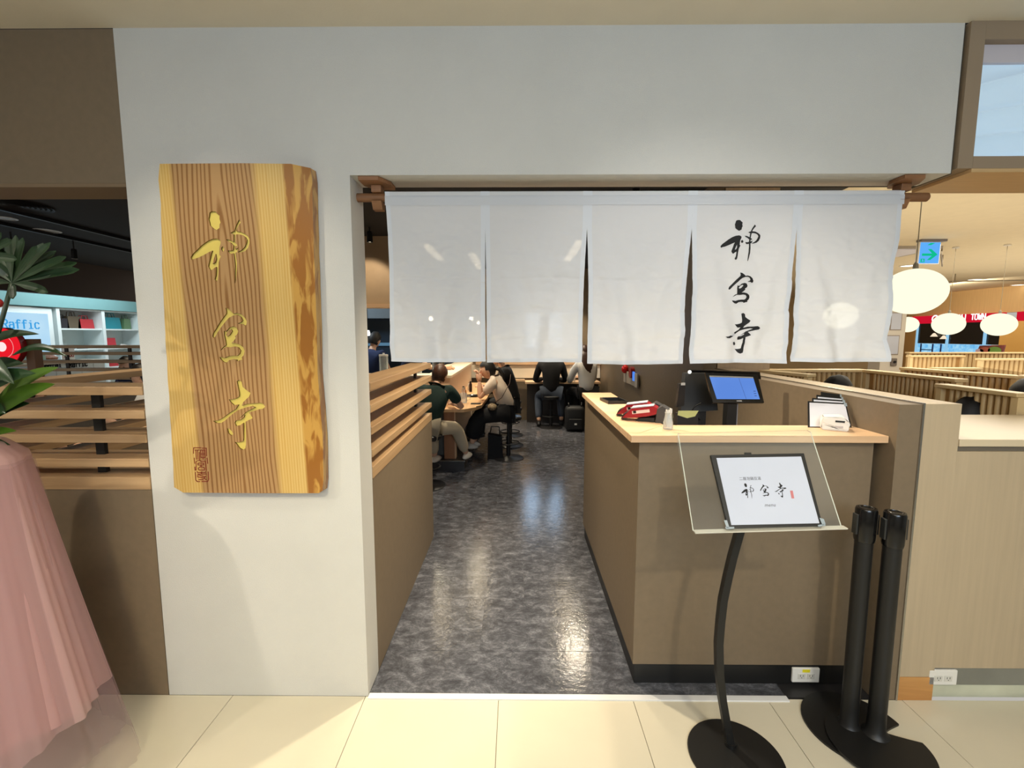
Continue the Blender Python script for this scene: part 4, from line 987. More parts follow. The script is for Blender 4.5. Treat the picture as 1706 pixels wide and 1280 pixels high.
# ------------------------------------------------------------------ THINGS ON THE BAR
def glass_jug(loc, lab, name='water_jug', h=.24, r=.055):
    t = thing(name, lab, 'jug', loc)
    MB().lathe([(r*.9, 0), (r, .01), (r, h), (r*.94, h), (r*.94, .012), (0, .010), (0, 0)], (0, 0, 0), 24).build('body', GLASS, t, smooth='auto', local=True)
    MB().lathe([(0, .012), (r*.92, .012), (r*.92, h*.55), (0, h*.55)], (0, 0, 0), 24).build('water', glass('water', (200, 215, 225), .02, .9), t, smooth='auto', local=True)
    MB().lathe([(0, h+.03), (.012, h+.03), (.014, h+.012), (r*1.02, h+.01), (r*1.04, h-.012), (0, h-.012)], (0, 0, 0), 24).build('lid', WHITEP, t, smooth='auto', local=True)
    return t
glass_jug((-1.66, 3.88, 1.106), 'tall clear water jug with white lid on the kitchen ledge by the chef')
for i, (x, y, h, r, lab) in enumerate([(-1.04, 4.0, .15, .035, 'first steel canister on the kitchen ledge, left of its twin'), (-.96, 4.05, .15, .035, 'second steel canister on the kitchen ledge, right of its twin')]):
    t = MB().lathe([(0, 0), (r, 0), (r, h), (r*.93, h), (r*.93, .01), (0, .01)], (x, y, 1.1055), 24).build('steel_canister', CHROME, smooth='auto'); tag(t, lab, 'canister', 'steel canisters on the ledge')
for i, (x, y, lab) in enumerate([(-1.35, 3.95, 'clear glass tumbler stack on the ledge near the fence'), (-1.24, 4.0, 'clear glass tumbler on the ledge beside the stack')]):
    t = MB().lathe([(.03, 0), (.036, .09), (.033, .09), (.028, .008), (0, .006), (0, 0)], (x, y, 1.1055), 20).build('glass_tumbler', GLASS, smooth='auto'); tag(t, lab, 'glass', 'glass tumblers on the ledge')
cond = [(-.74, 3.62, .14, .028, 'narrow clear bottle at the corner of the bar'), (-.66, 3.85, .12, .045, 'glass mug nearest the corner on the bar table'), (-.70, 4.2, .17, .022, 'tall condiment bottle halfway along the bar'),
        (-.71, 4.36, .13, .03, 'short amber condiment jar along the bar'), (-.68, 4.95, .16, .022, 'dark soy bottle before the person in black'), (-.72, 5.2, .12, .03, 'white salt pot at the far end of the bar')]
for i, (x, y, h, r, lab) in enumerate(cond):
    t = thing('condiment_bottle' if i != 1 else 'glass_mug', lab, 'bottle' if i != 1 else 'mug', (x, y, .751))
    cm = [GLASS, GLASS, GLASS, mat('amber_jar', (150, 96, 40), .3), mat('soy_dark', (40, 24, 18), .2), WHITEP][i]
    MB().lathe([(0, 0), (r, 0), (r, h*.7), (r*.6, h*.85), (r*.6, h*.92), (0, h*.92)] if i != 1 else [(0, 0), (r, 0), (r*1.02, h), (r*.94, h), (r*.92, .01), (0, .01)], (0, 0, 0), 20).build('body', cm, t, smooth='auto', local=True)
    if i != 1: MB().lathe([(0, h*.921), (r*.66, h*.921), (r*.6, h), (0, h)], (0, 0, 0), 16).build('cap', [WHITEP, WHITEP, BLACK, BLACK, BLACK, CHROME][i], t, smooth='auto', local=True)
    else: MB().tube([(r, 0, .09), (r+.035, 0, .08), (r+.035, 0, .04), (r, 0, .03)], .006, 8).build('handle', GLASS, t, smooth=True, local=True)
t = MB().box(-.56, -.44, 3.72, 3.80, .751, .759, .002).build('phone', BLACK); tag(t, 'dark phone lying on the bar table by the elbow', 'phone')
t = MB().tube([(-.47, 3.50, .755), (-.42, 3.60, .755)], .004, 8).build('pen', BLACK); tag(t, 'short dark pen lying near the bar edge', 'pen')
t = MB().lathe([(0, 0), (.08, 0), (.095, .015), (.09, .02), (.075, .008), (0, .008)], (-.6, 4.45, .751), 28).build('dark_plate', BLACKG, smooth='auto'); tag(t, 'dark round plate on the bar before the person in cream', 'plate')
for i, (x, lab) in enumerate([(.86, 'white napkin box on the back counter beside the man in jeans'), (1.02, 'white cup set on the back counter near the long-haired woman')]):
    t = MB().box(x-.04, x+.04, 6.33, 6.42, .7655, .86, .008).build('napkin_box', WHITEP) if i == 0 else MB().lathe([(0, 0), (.035, 0), (.045, .08), (.04, .08), (.03, .01), (0, .01)], (x, 6.37, .7655), 20).build('cup', WHITEP, smooth='auto')
    tag(t, lab, 'napkin box' if i == 0 else 'cup')
# dark rucksack by the stool at the back
rk = thing('rucksack', 'black rucksack on the floor below the long-haired woman', 'bag', (.98, 5.75, 0))
m = MB().box(-.16, .16, -.1, .12, .0, .42, .06); m.build('body', mat('black_nylon', (18, 18, 20), .6, bump=.3, bscale=60), rk, local=True, smooth=True)
MB().box(-.11, .11, -.135, -.101, .04, .22, .015).build('front_pocket', mat('black_nylon', (18, 18, 20), .6), rk, local=True)
for s in (-.1, .1): MB().tube([(s, -.05, .40), (s*1.1, -.02, .47), (s, .06, .42)], .012, 8).build('strap', BLACK, rk, smooth=True, local=True)
tag(MB().box(-.02, .02, -.139, -.1355, .12, .15).build('white_badge', WHITEP, rk, local=True), 'small white badge')
bg2 = thing('tote_bag', 'black tote bag on the floor between bar and stool', 'bag', (-.27, 3.98, 0))
MB().prism([(-.10, 0), (.10, 0), (.085, .30), (-.09, .33)], lambda p: (p[0], -.05, p[1]), lambda p: (p[0], .07, p[1])).build('body', mat('black_canvas', (15, 15, 17), .8), bg2, local=True)
MB().tube([(-.07, 0, .31), (-.05, 0, .42), (.05, 0, .42), (.06, 0, .30)], .008, 8).build('handle', BLACK, bg2, smooth=True, local=True)

# kitchen behind the fascia
kt = thing('kitchen_unit', 'blue-lit steel kitchen unit with dark glass seen past the white jamb', 'kitchen unit', (-3.0, 5.6, 0))
MB().box(-3.6, -1.35, 5.3, 5.9, .0, .9).build('steel_bench', mat('steel_bench', (120, 128, 134), .3, metal=.7), kt)
MB().box(-3.6, -1.35, 5.75, 5.9, 1.25, 1.85).build('dark_window', mat('dark_blue_glass', (26, 44, 62), .45), kt)
MB().box(-3.6, -1.35, 5.5, 5.95, 1.86, 2.3).build('hood', mat('hood_grey', (92, 104, 112), .6), kt)
MB().box(-3.6, -1.35, 5.73, 5.749, 1.42, 1.47).build('light_rail', emit('cool_strip', (120, 170, 205), .5), kt)
MB().box(-2.72, -2.42, 5.2, 5.25, 0, 1.75).build('timber_post', mat('tan_post', (186, 150, 104), .5), kt)
for i, (u, v, y) in enumerate([(613, 556, 4.3)]):
    p = atY(u, v, y); t = thing('kitchen_lamp', 'small white lamp glowing above the chef', 'lamp', tuple(p))
    MB().lathe([(0, -.03), (.022, -.025), (.028, 0), (.02, .04), (0, .045)], (0, 0, 0), 16).build('bulb', emit('bulb_white', (255, 250, 240), 5), t, smooth=True, local=True)
    MB().tube([(0, 0, .045), (0, 0, 2.8-p.z)], .004, 6).build('cord', BLACK, t, local=True)
# bulbs seen through the linen
for i, (u, v, y, r) in enumerate([(718, 531, 4.2, .03), (785, 531, 4.6, .028), (797, 538, 4.8, .024)]):
    p = atY(u, v, y); t = thing('pendant_bulb', ['warm bare bulb shining through the first curtain panel', 'bare bulb shining through the curtain at the right of the first panel', 'small bare bulb beside the middle one, shining through the cloth'][i], 'lamp', tuple(p), 0, 'bulbs above the kitchen ledge')
    MB().ell((0, 0, 0), (r, r, r), 16, 10).build('bulb', emit('bulb_hot', (255, 240, 205), 75), t, smooth=True, local=True)
    MB().tube([(0, 0, r), (0, 0, 2.8-p.z)], .004, 6).build('cord', BLACK, t, local=True)
# unseen lit panels added on the back wall for the blue streaks on the floor
for x, lab in [(.30, 'left unseen lit panel added on the back wall for a blue floor streak'), (.72, 'right unseen lit panel added on the back wall for a blue floor streak')]:
    t = thing('floor_streak_panel', lab, 'screen', (x, 6.65, 1.35), 0, 'unseen lit panels added for the floor streaks')
    MB().box(-.14, .14, .02, .06, 0, .66).build('frame', BLACK, t, local=True)
    MB().box(-.125, .125, .012, .0195, .015, .645).build('screen', emit('streak_panel_blue', (190, 222, 255), 5.0), t, local=True)

# ceiling fixtures of the restaurant
def spot_can(p, lab, lit=(255, 236, 200)):
    t = thing('track_spotlight', lab, 'spotlight', tuple(p), 0, 'black track spotlights')
    MB().tube([(0, 0, 2.795-p[2]), (0, 0, .07)], .009, 8).build('stem', BLACK, t, local=True)
    MB().lathe([(.0, .08), (.026, .08), (.030, .06), (.032, -.04), (.028, -.04), (.026, -.03), (0, -.028)], (0, 0, 0), 20).build('can', BLACK, t, smooth='auto', local=True)
    MB().lathe([(0, -.031), (.026, -.031)], (0, 0, 0), 20).build('lens', emit('spot_lens', lit, 6), t, local=True, recalc=False)
spot_can(atY(124, 426, 4.0), 'black spotlight under the dark ceiling above the far seating')
spot_can(atY(616, 398, 3.4), 'black spotlight lighting the tan kitchen fascia')
spot_can(atZ(1060, 317, 2.76), 'spotlight just visible above the third curtain panel')
spot_can(atZ(-10+30, 412, 2.62), 'spotlight behind the palm leaves at far left')
for i, (x, y0, y1, lab) in enumerate([(-.64, 4.9, 6.5, 'long linear ceiling light over the ramen bar, hidden behind the curtain'), (.80, 4.02, 5.6, 'long linear ceiling light over the aisle, hidden behind the curtain'), (-1.18, 4.2, 5.5, 'linear ceiling light over the kitchen ledge, hidden behind the curtain')]):
    t = thing('linear_light', lab, 'ceiling light', (x, (y0+y1)/2, 2.79))
    MB().box(x-.075, x+.075, y0-.01, y1+.01, 2.765, 2.7995).build('housing', BLACK, t)
    MB().box(x-.06, x+.06, y0, y1, 2.760, 2.7645).build('diffuser', emit('linear_warm', (255, 232, 192), 12), t)
def ceil_disc(u, v, r, lab, m, name, cat, z=2.797):
    p = atZ(u, v, z); t = thing(name, lab, cat, tuple(p))
    MB().lathe([(0, 0), (r*.82, 0)], (0, 0, 0), 36).build('disc', m, t, local=True, recalc=False)
    MB().lathe([(r*.83, -.004), (r, -.002), (r, .002), (r*.83, .002)], (0, 0, 0), 36).build('rim', BLACK if name == 'ceiling_vent' else WHITEP, t, local=True); return t
ceil_disc(78, 385, .13, 'round pale downlight in the dark ceiling at left', mat('unlit_lens', (196, 186, 170), .4), 'downlight', 'ceiling light')
ceil_disc(8, 364, .10, 'round pale downlight near the left edge of the picture', mat('unlit_lens', (196, 186, 170), .4), 'downlight', 'ceiling light')
cv = thing('ceiling_vent', 'round black slotted air vent in the dark ceiling at upper left', 'vent', tuple(atZ(22, 341, 2.797)))
for k in range(7): MB().lathe([(.05+.035*k, -.003), (.068+.035*k, -.012), (.068+.035*k, -.002)], (0, 0, 0), 40).build('vent_ring', mat('vent_black', (18, 18, 18), .6), cv, local=True)
for u, v in ((100, 372), (100, 394)):
    p = atZ(u, v, 2.78); t = MB().box(p.x-.018, p.x+.018, .4, 7.0, 2.765, 2.7985).build('lighting_track', BLACK)
    tag(t, 'black lighting track running inward along the dark ceiling, ' + ('outer one' if v == 372 else 'inner one'), 'light track', 'ceiling tracks of the seating area')
t = MB().box(-.6, 1.5, .9, .94, 2.76, 2.7985).build('lighting_track', BLACK); tag(t, 'black lighting track crossing behind the top of the curtain', 'light track')

# fire alarm set on the right wall
fa = thing('fire_alarm_set', 'red beacon and red call point on the brown wall past the counter', 'fire alarm', (1.568, 4.4, 1.1))
MB().box(1.545, 1.5685, 3.98, 4.75, .93, 1.09, .003).build('conduit_panel', mat('beige_box', (180, 168, 150), .6), fa)
MB().ell((1.535, 4.62, 1.12), (.05, .06, .06), 20, 14).build('red_beacon', mat('red_beacon', (222, 34, 30), .25), fa, smooth=True)
MB().tube([(1.569, 4.28, 1.10), (1.52, 4.28, 1.10)], .075, 28).build('call_point', mat('fire_red', (150, 28, 28), .35), fa, smooth='auto')
MB().box(1.53, 1.5445, 4.10, 4.19, 1.0, 1.12, .003).build('thermostat_screen', emit('thermo', (90, 150, 255), .9), fa)
MB().box(1.525, 1.5445, 3.93, 4.05, .93, 1.11, .004).build('grey_switch', mat('grey_switch', (176, 172, 164), .5), fa)

# ------------------------------------------------------------------ ON THE RECEPTION COUNTER
CT = 1.1755
tr = thing('cash_tray', 'small black rectangular tray near the far end of the counter', 'tray', (.62, 1.02, CT))
MB().box(-.055, .055, -.08, .08, 0, .006, .002).build('tray_floor', BLACKG, tr, local=True)
for a in ((-.065, -.055, -.09, .09), (.055, .065, -.09, .09), (-.055, .055, -.09, -.08), (-.055, .055, .08, .09)): MB().box(*a, 0, .018).build('rim', BLACK, tr, local=True)
tr.rotation_euler.z = R(6)
def card_terminal(loc, rz, lab):
    t = thing('card_terminal', lab, 'card terminal', loc, rz, 'red card terminals on the counter')
    RED = mat('terminal_red', (160, 16, 32), .35); GY = mat('terminal_grey', (66, 66, 68), .35)
    side = [(-.105, .012), (-.09, .03), (-.06, .060), (.045, .078), (.062, .07), (.07, .045), (.02, .028), (-.05, .016)]
    MB().prism(side, lambda p: (p[0], -.038, p[1]), lambda p: (p[0], .038, p[1])).build('red_cradle', RED, t, local=True)
    MB().prism([(-.112, .004), (-.10, .03), (-.055, .055), (-.06, .018)], lambda p: (p[0], -.036, p[1]), lambda p: (p[0], .036, p[1])).build('front_edge', BLACK, t, local=True)
    MB().prism([(.055, .0), (.062, .066), (.085, .082), (.125, .060), (.135, .02), (.12, .0)], lambda p: (p[0], -.042, p[1]), lambda p: (p[0], .042, p[1])).build('printer_head', GY, t, local=True)
    MB().prism([(-.06, .0615), (.045, .0795), (.044, .083), (-.061, .066)], lambda p: (p[0], -.034, p[1]), lambda p: (p[0], .034, p[1])).build('keypad_face', mat('keypad', (200, 202, 206), .4), t, local=True)
    MB().prism([(-.055, .034), (.028, .049), (.026, .064), (-.057, .049)], lambda p: (p[0], -.0395, p[1]), lambda p: (p[0], -.0382, p[1])).build('white_sticker', mat('pink_white_sticker', (236, 214, 206), .6), t, local=True)
    MB().prism([(-.05, .038), (-.036, .0405), (-.038, .0525), (-.052, .05)], lambda p: (p[0], -.0402, p[1]), lambda p: (p[0], -.0396, p[1])).build('sticker_mark', BLACK, t, local=True)
    MB().prism([(-.04, .001), (.05, .001), (.05, .022), (-.02, .014)], lambda p: (p[0], -.03, p[1]), lambda p: (p[0], .03, p[1])).build('foot', BLACK, t, local=True)
    return t
card_terminal((.640, .385, CT), R(-22), 'red and grey card terminal, nearer of the two on the counter')
card_terminal((.640, .500, CT), R(-20), 'red and grey card terminal, farther of the two on the counter')
bt = thing('glass_bottle', 'small clear glass jar holding white paper sticks on the counter', 'jar', (.688, .175, CT))
MB().lathe([(0, 0), (.021, 0), (.0225, .004), (.0215, .03), (.015, .06), (.0145, .072), (.017, .076), (.0155, .076), (.013, .07), (.013, .058), (.019, .03), (.019, .008), (0, .006)], (0, 0, 0), 24).build('body', GLASS, bt, smooth='auto', local=True)
for k in range(9):
    a = k*2.4; r = .004+.006*(k % 3)/2
    MB().tube([(r*math.cos(a), r*math.sin(a), .008), (r*1.3*math.cos(a+.3), r*1.3*math.sin(a+.3), .082+.006*(k % 3))], .0032, 6).build('paper_stick', WHITEP, bt, local=True)
# POS terminals
def pos_screen():
    t = thing('pos_display', 'tilted customer display with lit blue screen on a black pole', 'display', (1.17, .56, .83))
    y0 = .52; tl, tr_, br, bl_ = atY(1175, 621, .60), atY(1262, 624, .60), atY(1273, 671, y0), atY(1188, 671, y0)
    n = (tr_-tl).cross(bl_-tl).normalized()
    if n.y > 0: n = -n
    X = lambda a, b, d: (tl.lerp(tr_, a)).lerp(bl_.lerp(br, a), b)+n*d
    MB().prism([(0, 0), (1, 0), (1, 1), (0, 1)], lambda p: X(p[0], p[1], 0), lambda p: X(p[0], p[1], -.014)).build('bezel', BLACKG, t)
    MB().prism([(.06, .15), (.90, .15), (.93, .885), (.09, .885)], lambda p: X(p[0], p[1], .0016), lambda p: X(p[0], p[1], .0004)).build('screen', emit('pos_blue', (98, 142, 226), 1.0, (116, 160, 240)), t)
    MB().prism([(.06, .10), (.9, .10), (.9, .149), (.06, .149)], lambda p: X(p[0], p[1], .0016), lambda p: X(p[0], p[1], .0004)).build('screen_header', mat('grey_header', (150, 152, 150), .4), t)
    MB().prism([(.615, .15), (.62, .15), (.665, .885), (.66, .885)], lambda p: X(p[0], p[1], .0022), lambda p: X(p[0], p[1], .0017)).build('screen_divider', mat('screen_line', (56, 84, 150), .5), t)
    for q in (.6, .68, .76): MB().prism([(.84, q), (.885, q), (.885, q+.02), (.84, q+.02)], lambda p: X(p[0], p[1], .0022), lambda p: X(p[0], p[1], .0017)).build('screen_text_row', mat('screen_line', (56, 84, 150), .5), t)
    MB().prism([(.47, .93), (.57, .93), (.57, .96), (.47, .96)], lambda p: X(p[0], p[1], .0012), lambda p: X(p[0], p[1], .0002)).build('maker_mark', mat('grey_mark', (170, 170, 170), .4), t)
    p = X(.45, .75, -.016); MB().box(p.x-.026, p.x+.026, p.y, p.y+.05, .8305, p.z).build('pole', BLACK, t)
    MB().box(p.x+.028, p.x+.04, p.y+.02, p.y+.05, .8305, p.z-.02).build('pole_trim', mat('grey_trim', (150, 150, 156), .4), t)
    MB().box(p.x-.12, p.x+.12, p.y-.05, p.y+.12, .8305, .845).build('foot', BLACK, t)
pos_screen()
t = thing('pos_terminal', 'black point-of-sale terminal seen from behind, its screen toward the cashier', 'terminal', (1.0, .75, .83))
y1 = .78
a, b, c, d = atY(1152, 617, y1), atY(1272, 620, y1), atY(1262, 640, y1-.05), atY(1140, 690, y1-.1)
def slab(pts, th, nm, m, off=Vector((0, 0, 0))):
    pts = [p+off for p in pts]; mb = MB(); f = mb.verts(pts); g = mb.verts([p+Vector((0, th, .0)) for p in pts]); mb.face(f); mb.face(g[::-1])
    for i in range(len(pts)): mb.face([f[i], f[(i+1) % len(pts)], g[(i+1) % len(pts)], g[i]])
    return mb.build(nm, m, t)
slab([atY(1150, 617, y1), atY(1266, 620, y1), atY(1268, 632, y1), atY(1150, 629, y1)], .05, 'screen_top', BLACKG)
slab([atY(1142, 622, y1-.03), atY(1192, 622, y1-.03), atY(1196, 684, y1-.1), atY(1134, 688, y1-.1)], .05, 'rear_housing', BLACK)
slab([atY(1132, 640, y1-.12), atY(1142, 638, y1-.12), atY(1140, 676, y1-.12), atY(1127, 679, y1-.12)], .03, 'card_reader', mat('dark_plastic', (30, 30, 32), .3))
slab([atY(1135, 638, y1-.121), atY(1141, 638, y1-.121), atY(1141, 642, y1-.121), atY(1134, 642, y1-.121)], .004, 'reader_tip', WHITEP, Vector((0, -.006, 0)))
p = atY(1149, 620, y1-.05); MB().ell(p, (.010, .008, .010), 14, 10).build('status_light', emit('white_led', (255, 255, 245), 2), t, smooth=True)
p = atY(1165, 690, y1-.06); MB().box(p.x-.03, p.x+.03, p.y-.02, p.y+.04, .8305, p.z+.03).build('stand_column', BLACK, t)
MB().box(p.x-.13, p.x+.11, p.y-.05, p.y+.08, .8305, .85).build('foot', BLACK, t)
ca, cb = atY(1168, 672, y1-.1), atY(1166, 700, y1-.1)
MB().tube([ca, ca+Vector((-.03, 0, -.015)), ca+Vector((-.05, 0, -.045)), cb], .004, 8).build('cable', BLACK, t, smooth=True)
nt_ = thing('yellow_note', 'pale yellow paper note standing behind the counter below the dark terminal', 'note', tuple(atY(1146, 690, .66)))
mb = MB(); f = [atY(1130, 684.5, .66), atY(1164, 684.5, .66), atY(1158, 694, .66), atY(1145, 697, .66), atY(1129, 692, .66)]
vs = mb.verts(f); mb.face(vs); g = mb.verts([q+Vector((0, .001, 0)) for q in f]); mb.face(g[::-1]); mb.build('paper', mat('yellow_paper', (236, 232, 150), .7), nt_)
MB().box(f[4].x, f[1].x, .662, .70, .8305, f[4].z+.01).build('block', mat('dark_block', (44, 38, 34), .6), nt_)
# white dispenser box + menus
wb = thing('white_box', 'small white box dispenser on the right end of the counter', 'box', (1.44, .185, CT))
m = MB().prism([(-.05, 0), (.05, 0), (.056, .036), (.03, .062), (-.045, .056), (-.052, .03)], lambda p: (p[0], -.045, p[1]), lambda p: (p[0], .05, p[1]))
bmesh.ops.bevel(m.bm, geom=list(m.bm.edges), offset=.004, segments=2, affect='EDGES'); m.build('case', WHITEP, wb, local=True)
MB().box(-.0, .035, -.0463, -.0448, .038, .046).build('slot', BLACK, wb, local=True)
MB().box(.0, .03, -.0463, -.0448, .014, .022).build('print_line', mat('faint_print', (190, 184, 184), .6), wb, local=True)
wb.rotation_euler.z = R(-28)
MENU = mat('menu_sheet', (232, 232, 238), .6)
for i in range(4):
    t = thing('menu_board', ['front black-framed white menu leaning on the partition', 'second leaning menu, tucked behind the front one', 'third leaning menu with clear corners', 'rearmost leaning menu, all black edge'][i], 'menu', (1.44+.018*i, .262-.004*0, CT), 0, 'menus leaning against the partition')
    y = .215+.013*i
    a, b, c, d = Vector((1.345+.028*i, y, CT+.0)), Vector((1.545+.0*i, y+.0, CT)), Vector((1.555, y+.062, CT+.104+.012*i)), Vector((1.375+.028*i, y+.062, CT+.114+.013*i))
    n = (b-a).cross(d-a).normalized(); n = -n if n.y > 0 else n
    X = lambda p, s: a.lerp(b, p[0]).lerp(d.lerp(c, p[0]), p[1])+n*s
    MB().prism([(0, 0), (1, 0), (1, 1), (0, 1)], lambda p: X(p, 0), lambda p: X(p, -.003)).build('black_folder', BLACK, t)
    if i < 3: MB().prism([(.04, .03), (.96, .03), (.96, .94), (.04, .94)], lambda p: X(p, .0012), lambda p: X(p, .0002)).build('sheet', MENU, t)
    for q in ((.93, .86), ): MB().prism([q, (1.0, q[1]), (1, 1), (q[0], 1)], lambda p: X(p, .003), lambda p: X(p, .0013)).build('clear_corner', CL, t)

# ================================================================== FOOD COURT
def reeded(p0, p1, z0, z1, zs, lab, pitch=.04, single=True, cap_end=None):
    """slatted booth screen between two floor points, round slats facing the viewer"""
    p0 = Vector((*p0, 0)); p1 = Vector((*p1, 0)); d = (p1-p0); L = d.length; d.normalize(); n = Vector((d.y, -d.x, 0))
    if n.dot(Vector((p0.x, p0.y+CAM_D, 0))) > 0: n = -n
    t = thing('booth_screen', lab, 'booth divider', tuple(p0), 0, 'reeded oak booth screens')
    up = Vector((0, 0, 1)); c = (p0+p1)/2
    MB().obox(c+up*(z0+z1)/2-n*.02, d*L/2, n*.018, up*(z1-z0)/2).build('backing_panel', mat('oak_backing', (176, 138, 86), .55), t)
    MB().obox(c+up*(z1+.012)-n*.002, d*(L/2+.01), n*.045, up*.0115, .004).build('top_rail', mat('oak_rail', (226, 200, 150), .4, noise_amt=.03), t)
    if zs > z0+.02: MB().obox(c+up*(z0+zs)/2+n*.006, d*L/2, n*.0075, up*(zs-z0)/2-up*.002).build('lower_panel', mat('oak_panel_plain', (206, 172, 120), .5, noise_amt=.04, scale=3), t)
    for e, s in ((p0, -1), (p1, 1)): MB().obox(e+d*s*(-.012)+up*(zs+z1)/2+n*.008, d*.018, n*.022, up*(z1-zs)/2-up*.001).build('end_post', mat('oak_rail', (226, 200, 150), .4), t)
    k = int((L-.06)/pitch); base = None
    if single and k <= 300:
        for i in range(k):
            q = p0+d*(.04+pitch*i)
            if base is None:
                prof = [(pitch*.36*math.cos(a*PI/6), .018*math.sin(a*PI/6)) for a in range(7)]
                mb = MB(); r0 = mb.verts([d*x+n*y+up*zs for x, y in prof]); r1 = mb.verts([d*x+n*y+up*z1 for x, y in prof])
                for a in range(6): mb.face([r0[a], r0[a+1], r1[a+1], r1[a]])
                mb.face([r0[0], r0[6], r1[6], r1[0]]); mb.face(r0[::-1]); mb.face(r1)
                base = mb.build('slat', REED, t, local=True, smooth=False)
                base.location = q-p0
            else: copy_part(base, t, q-p0)
    else:
        mb = MB()
        for i in range(k):
            q = p0+d*(.04+pitch*i)+up*(zs+z1)/2; mb.obox(q+n*.008, d*pitch*.34, n*.012, up*(z1-zs)/2-up*.001)
        o = mb.build('slats', REED, t); o['kind'] = 'stuff'
    return t
reeded((2.75, .62), (2.75, 1.10), .0, 1.262, .92, 'nearest reeded oak booth screen just beyond the pale ledge')
reeded((2.96, 1.20), (2.96, 2.02), .0, 1.285, 1.15, 'reeded oak booth screen running inward left of the round lamp', .04)
reeded((2.12, 2.06), (2.95, 2.06), .0, 1.285, 1.15, 'reeded oak booth screen crossing behind the first court guest', .042)
reeded((2.06, 1.97), (2.20, 1.57), .0, 1.285, 1.18, 'short reeded oak screen beside the tablet display', .036)
reeded((3.62, 1.45), (3.50, 2.30), .0, 1.285, 1.12, 'reeded oak booth screen right of centre in the court', .042)
reeded((3.64, 1.44), (4.75, 1.9), .0, 1.285, 1.12, 'reeded oak screen at the right edge behind the guest', .045)
reeded((5.75, 3.9), (7.6, 3.9), .0, 1.285, 1.0, 'farther reeded screen at the right, second row', .06)
reeded((5.6, 4.75), (6.35, 4.75), .0, 1.285, 1.0, 'farther reeded screen under the small round lamp', .06)
reeded((6.5, 5.85), (9.6, 5.85), .0, 1.29, 1.0, 'farthest reeded screen before the red-signed shop', .07, single=False)
reeded((4.3, 2.9), (4.75, 2.9), .0, 1.24, 1.1, 'small rounded reeded screen in the middle rows', .05)
# pendants
def globe(u, v, y, r, lab, strength=1.08, cl=2.97, st=1.0):
    p = atY(u, v, y); t = thing('pendant_lamp', lab, 'lamp', tuple(p), 0, 'round paper-white pendant lamps')
    MB().ell((0, 0, 0), (r, r, r*.84), 36, 24).build('globe_shade', emit('globe_glow', (255, 250, 218), strength*1.12), t, smooth=True, local=True)
    MB().lathe([(0, 0), (.018, 0), (.018, .03), (.006, .05), (0, .05)], (0, 0, r*.84), 14).build('cap', mat('lamp_cap', (120, 112, 96), .4), t, smooth='auto', local=True)
    MB().tube([(0, 0, r*.84+.05), (0, 0, cl-p.z-.02)], .0035*st, 6).build('cord', mat('grey_cord', (130, 120, 96), .5), t, local=True)
    MB().lathe([(0, 0), (.04, 0), (.045, -.02), (0, -.02)], (0, 0, cl-p.z-.001), 20).build('ceiling_rose', WHITEP, t, smooth='auto', local=True)
globe(1522, 486, 1.6, .196, 'large round glowing pendant lamp beside the right end of the curtain')
globe(1580, 540, 5.6, .205, 'middle round pendant lamp in front of the red sign')
globe(1664, 541, 5.4, .205, 'right-hand round pendant lamp in front of the red sign')
globe(1512, 541, 10.6, .24, 'far round pendant lamp peeking past the white column')
globe(1400, 527, 3.2, .196, 'round pendant lamp glowing through the last curtain panel', 7.0) if False else None
t = thing('pendant_lamp', 'round pendant lamp glowing through the last curtain panel', 'lamp', tuple(atY(1400, 526, 3.2)), 0, 'round paper-white pendant lamps')
pz = t.location.z
MB().ell((0, 0, 0), (.16, .16, .14), 30, 20).build('globe_shade', emit('globe_hot', (255, 248, 214), 13), t, smooth=True, local=True)
MB().tube([(0, 0, .14), (0, 0, 2.965-pz)], .0035, 6).build('cord', mat('grey_cord', (130, 120, 96), .5), t, local=True)
# exit sign
es = thing('exit_sign', 'hanging blue-white exit sign with green right-pointing arrow', 'sign', (5.95, 5.0, 2.95))
a, b, c, d = atY(1534, 404, 5), atY(1567, 404, 5), atY(1563, 439, 5), atY(1530, 439, 5)
X = lambda p, s: (a.lerp(b, p[0]).lerp(d.lerp(c, p[0]), p[1]))+Vector((0, s, 0))
MB().prism([(-.03, -.03), (1.03, -.03), (1.03, 1.03), (-.03, 1.03)], lambda p: X(p, 0), lambda p: X(p, .06)).build('housing', WHITEP, es)
MB().prism([(0, 0), (1, 0), (1, 1), (0, 1)], lambda p: X(p, -.003), lambda p: X(p, -.0005)).build('lit_face', emit('exit_face', (96, 176, 252), 1.05), es)
GRN = emit('exit_green', (20, 200, 150), .95)
MB().prism([(.12, .53), (.62, .53), (.40, .32), (.56, .32), (.90, .58), (.56, .84), (.40, .84), (.62, .64), (.12, .64)], lambda p: X(p, -.006), lambda p: X(p, -.0035)).build('arrow', GRN, es)
MB().prism([(.08, .78), (.28, .78), (.28, .95), (.08, .95)], lambda p: X(p, -.006), lambda p: X(p, -.0035)).build('pictogram_plate', GRN, es)
MB().prism([(.13, .82), (.17, .80), (.2, .84), (.25, .86), (.2, .88), (.23, .94), (.19, .93), (.16, .89), (.12, .93), (.15, .86)], lambda p: X(p, -.008), lambda p: X(p, -.0065)).build('running_figure', emit('exit_face', (96, 176, 252), 1.05), es)
MB().prism([(.5, .03), (.72, .03), (.52, .13), (.34, .13)], lambda p: X(p, -.006), lambda p: X(p, -.0035)).build('upper_mark', GRN, es)
MB().box(a.x-.0, b.x+.08, 4.98, 5.08, a.z+.012, 2.9695).build('ceiling_mount', mat('mount_grey', (120, 116, 120), .4), es)
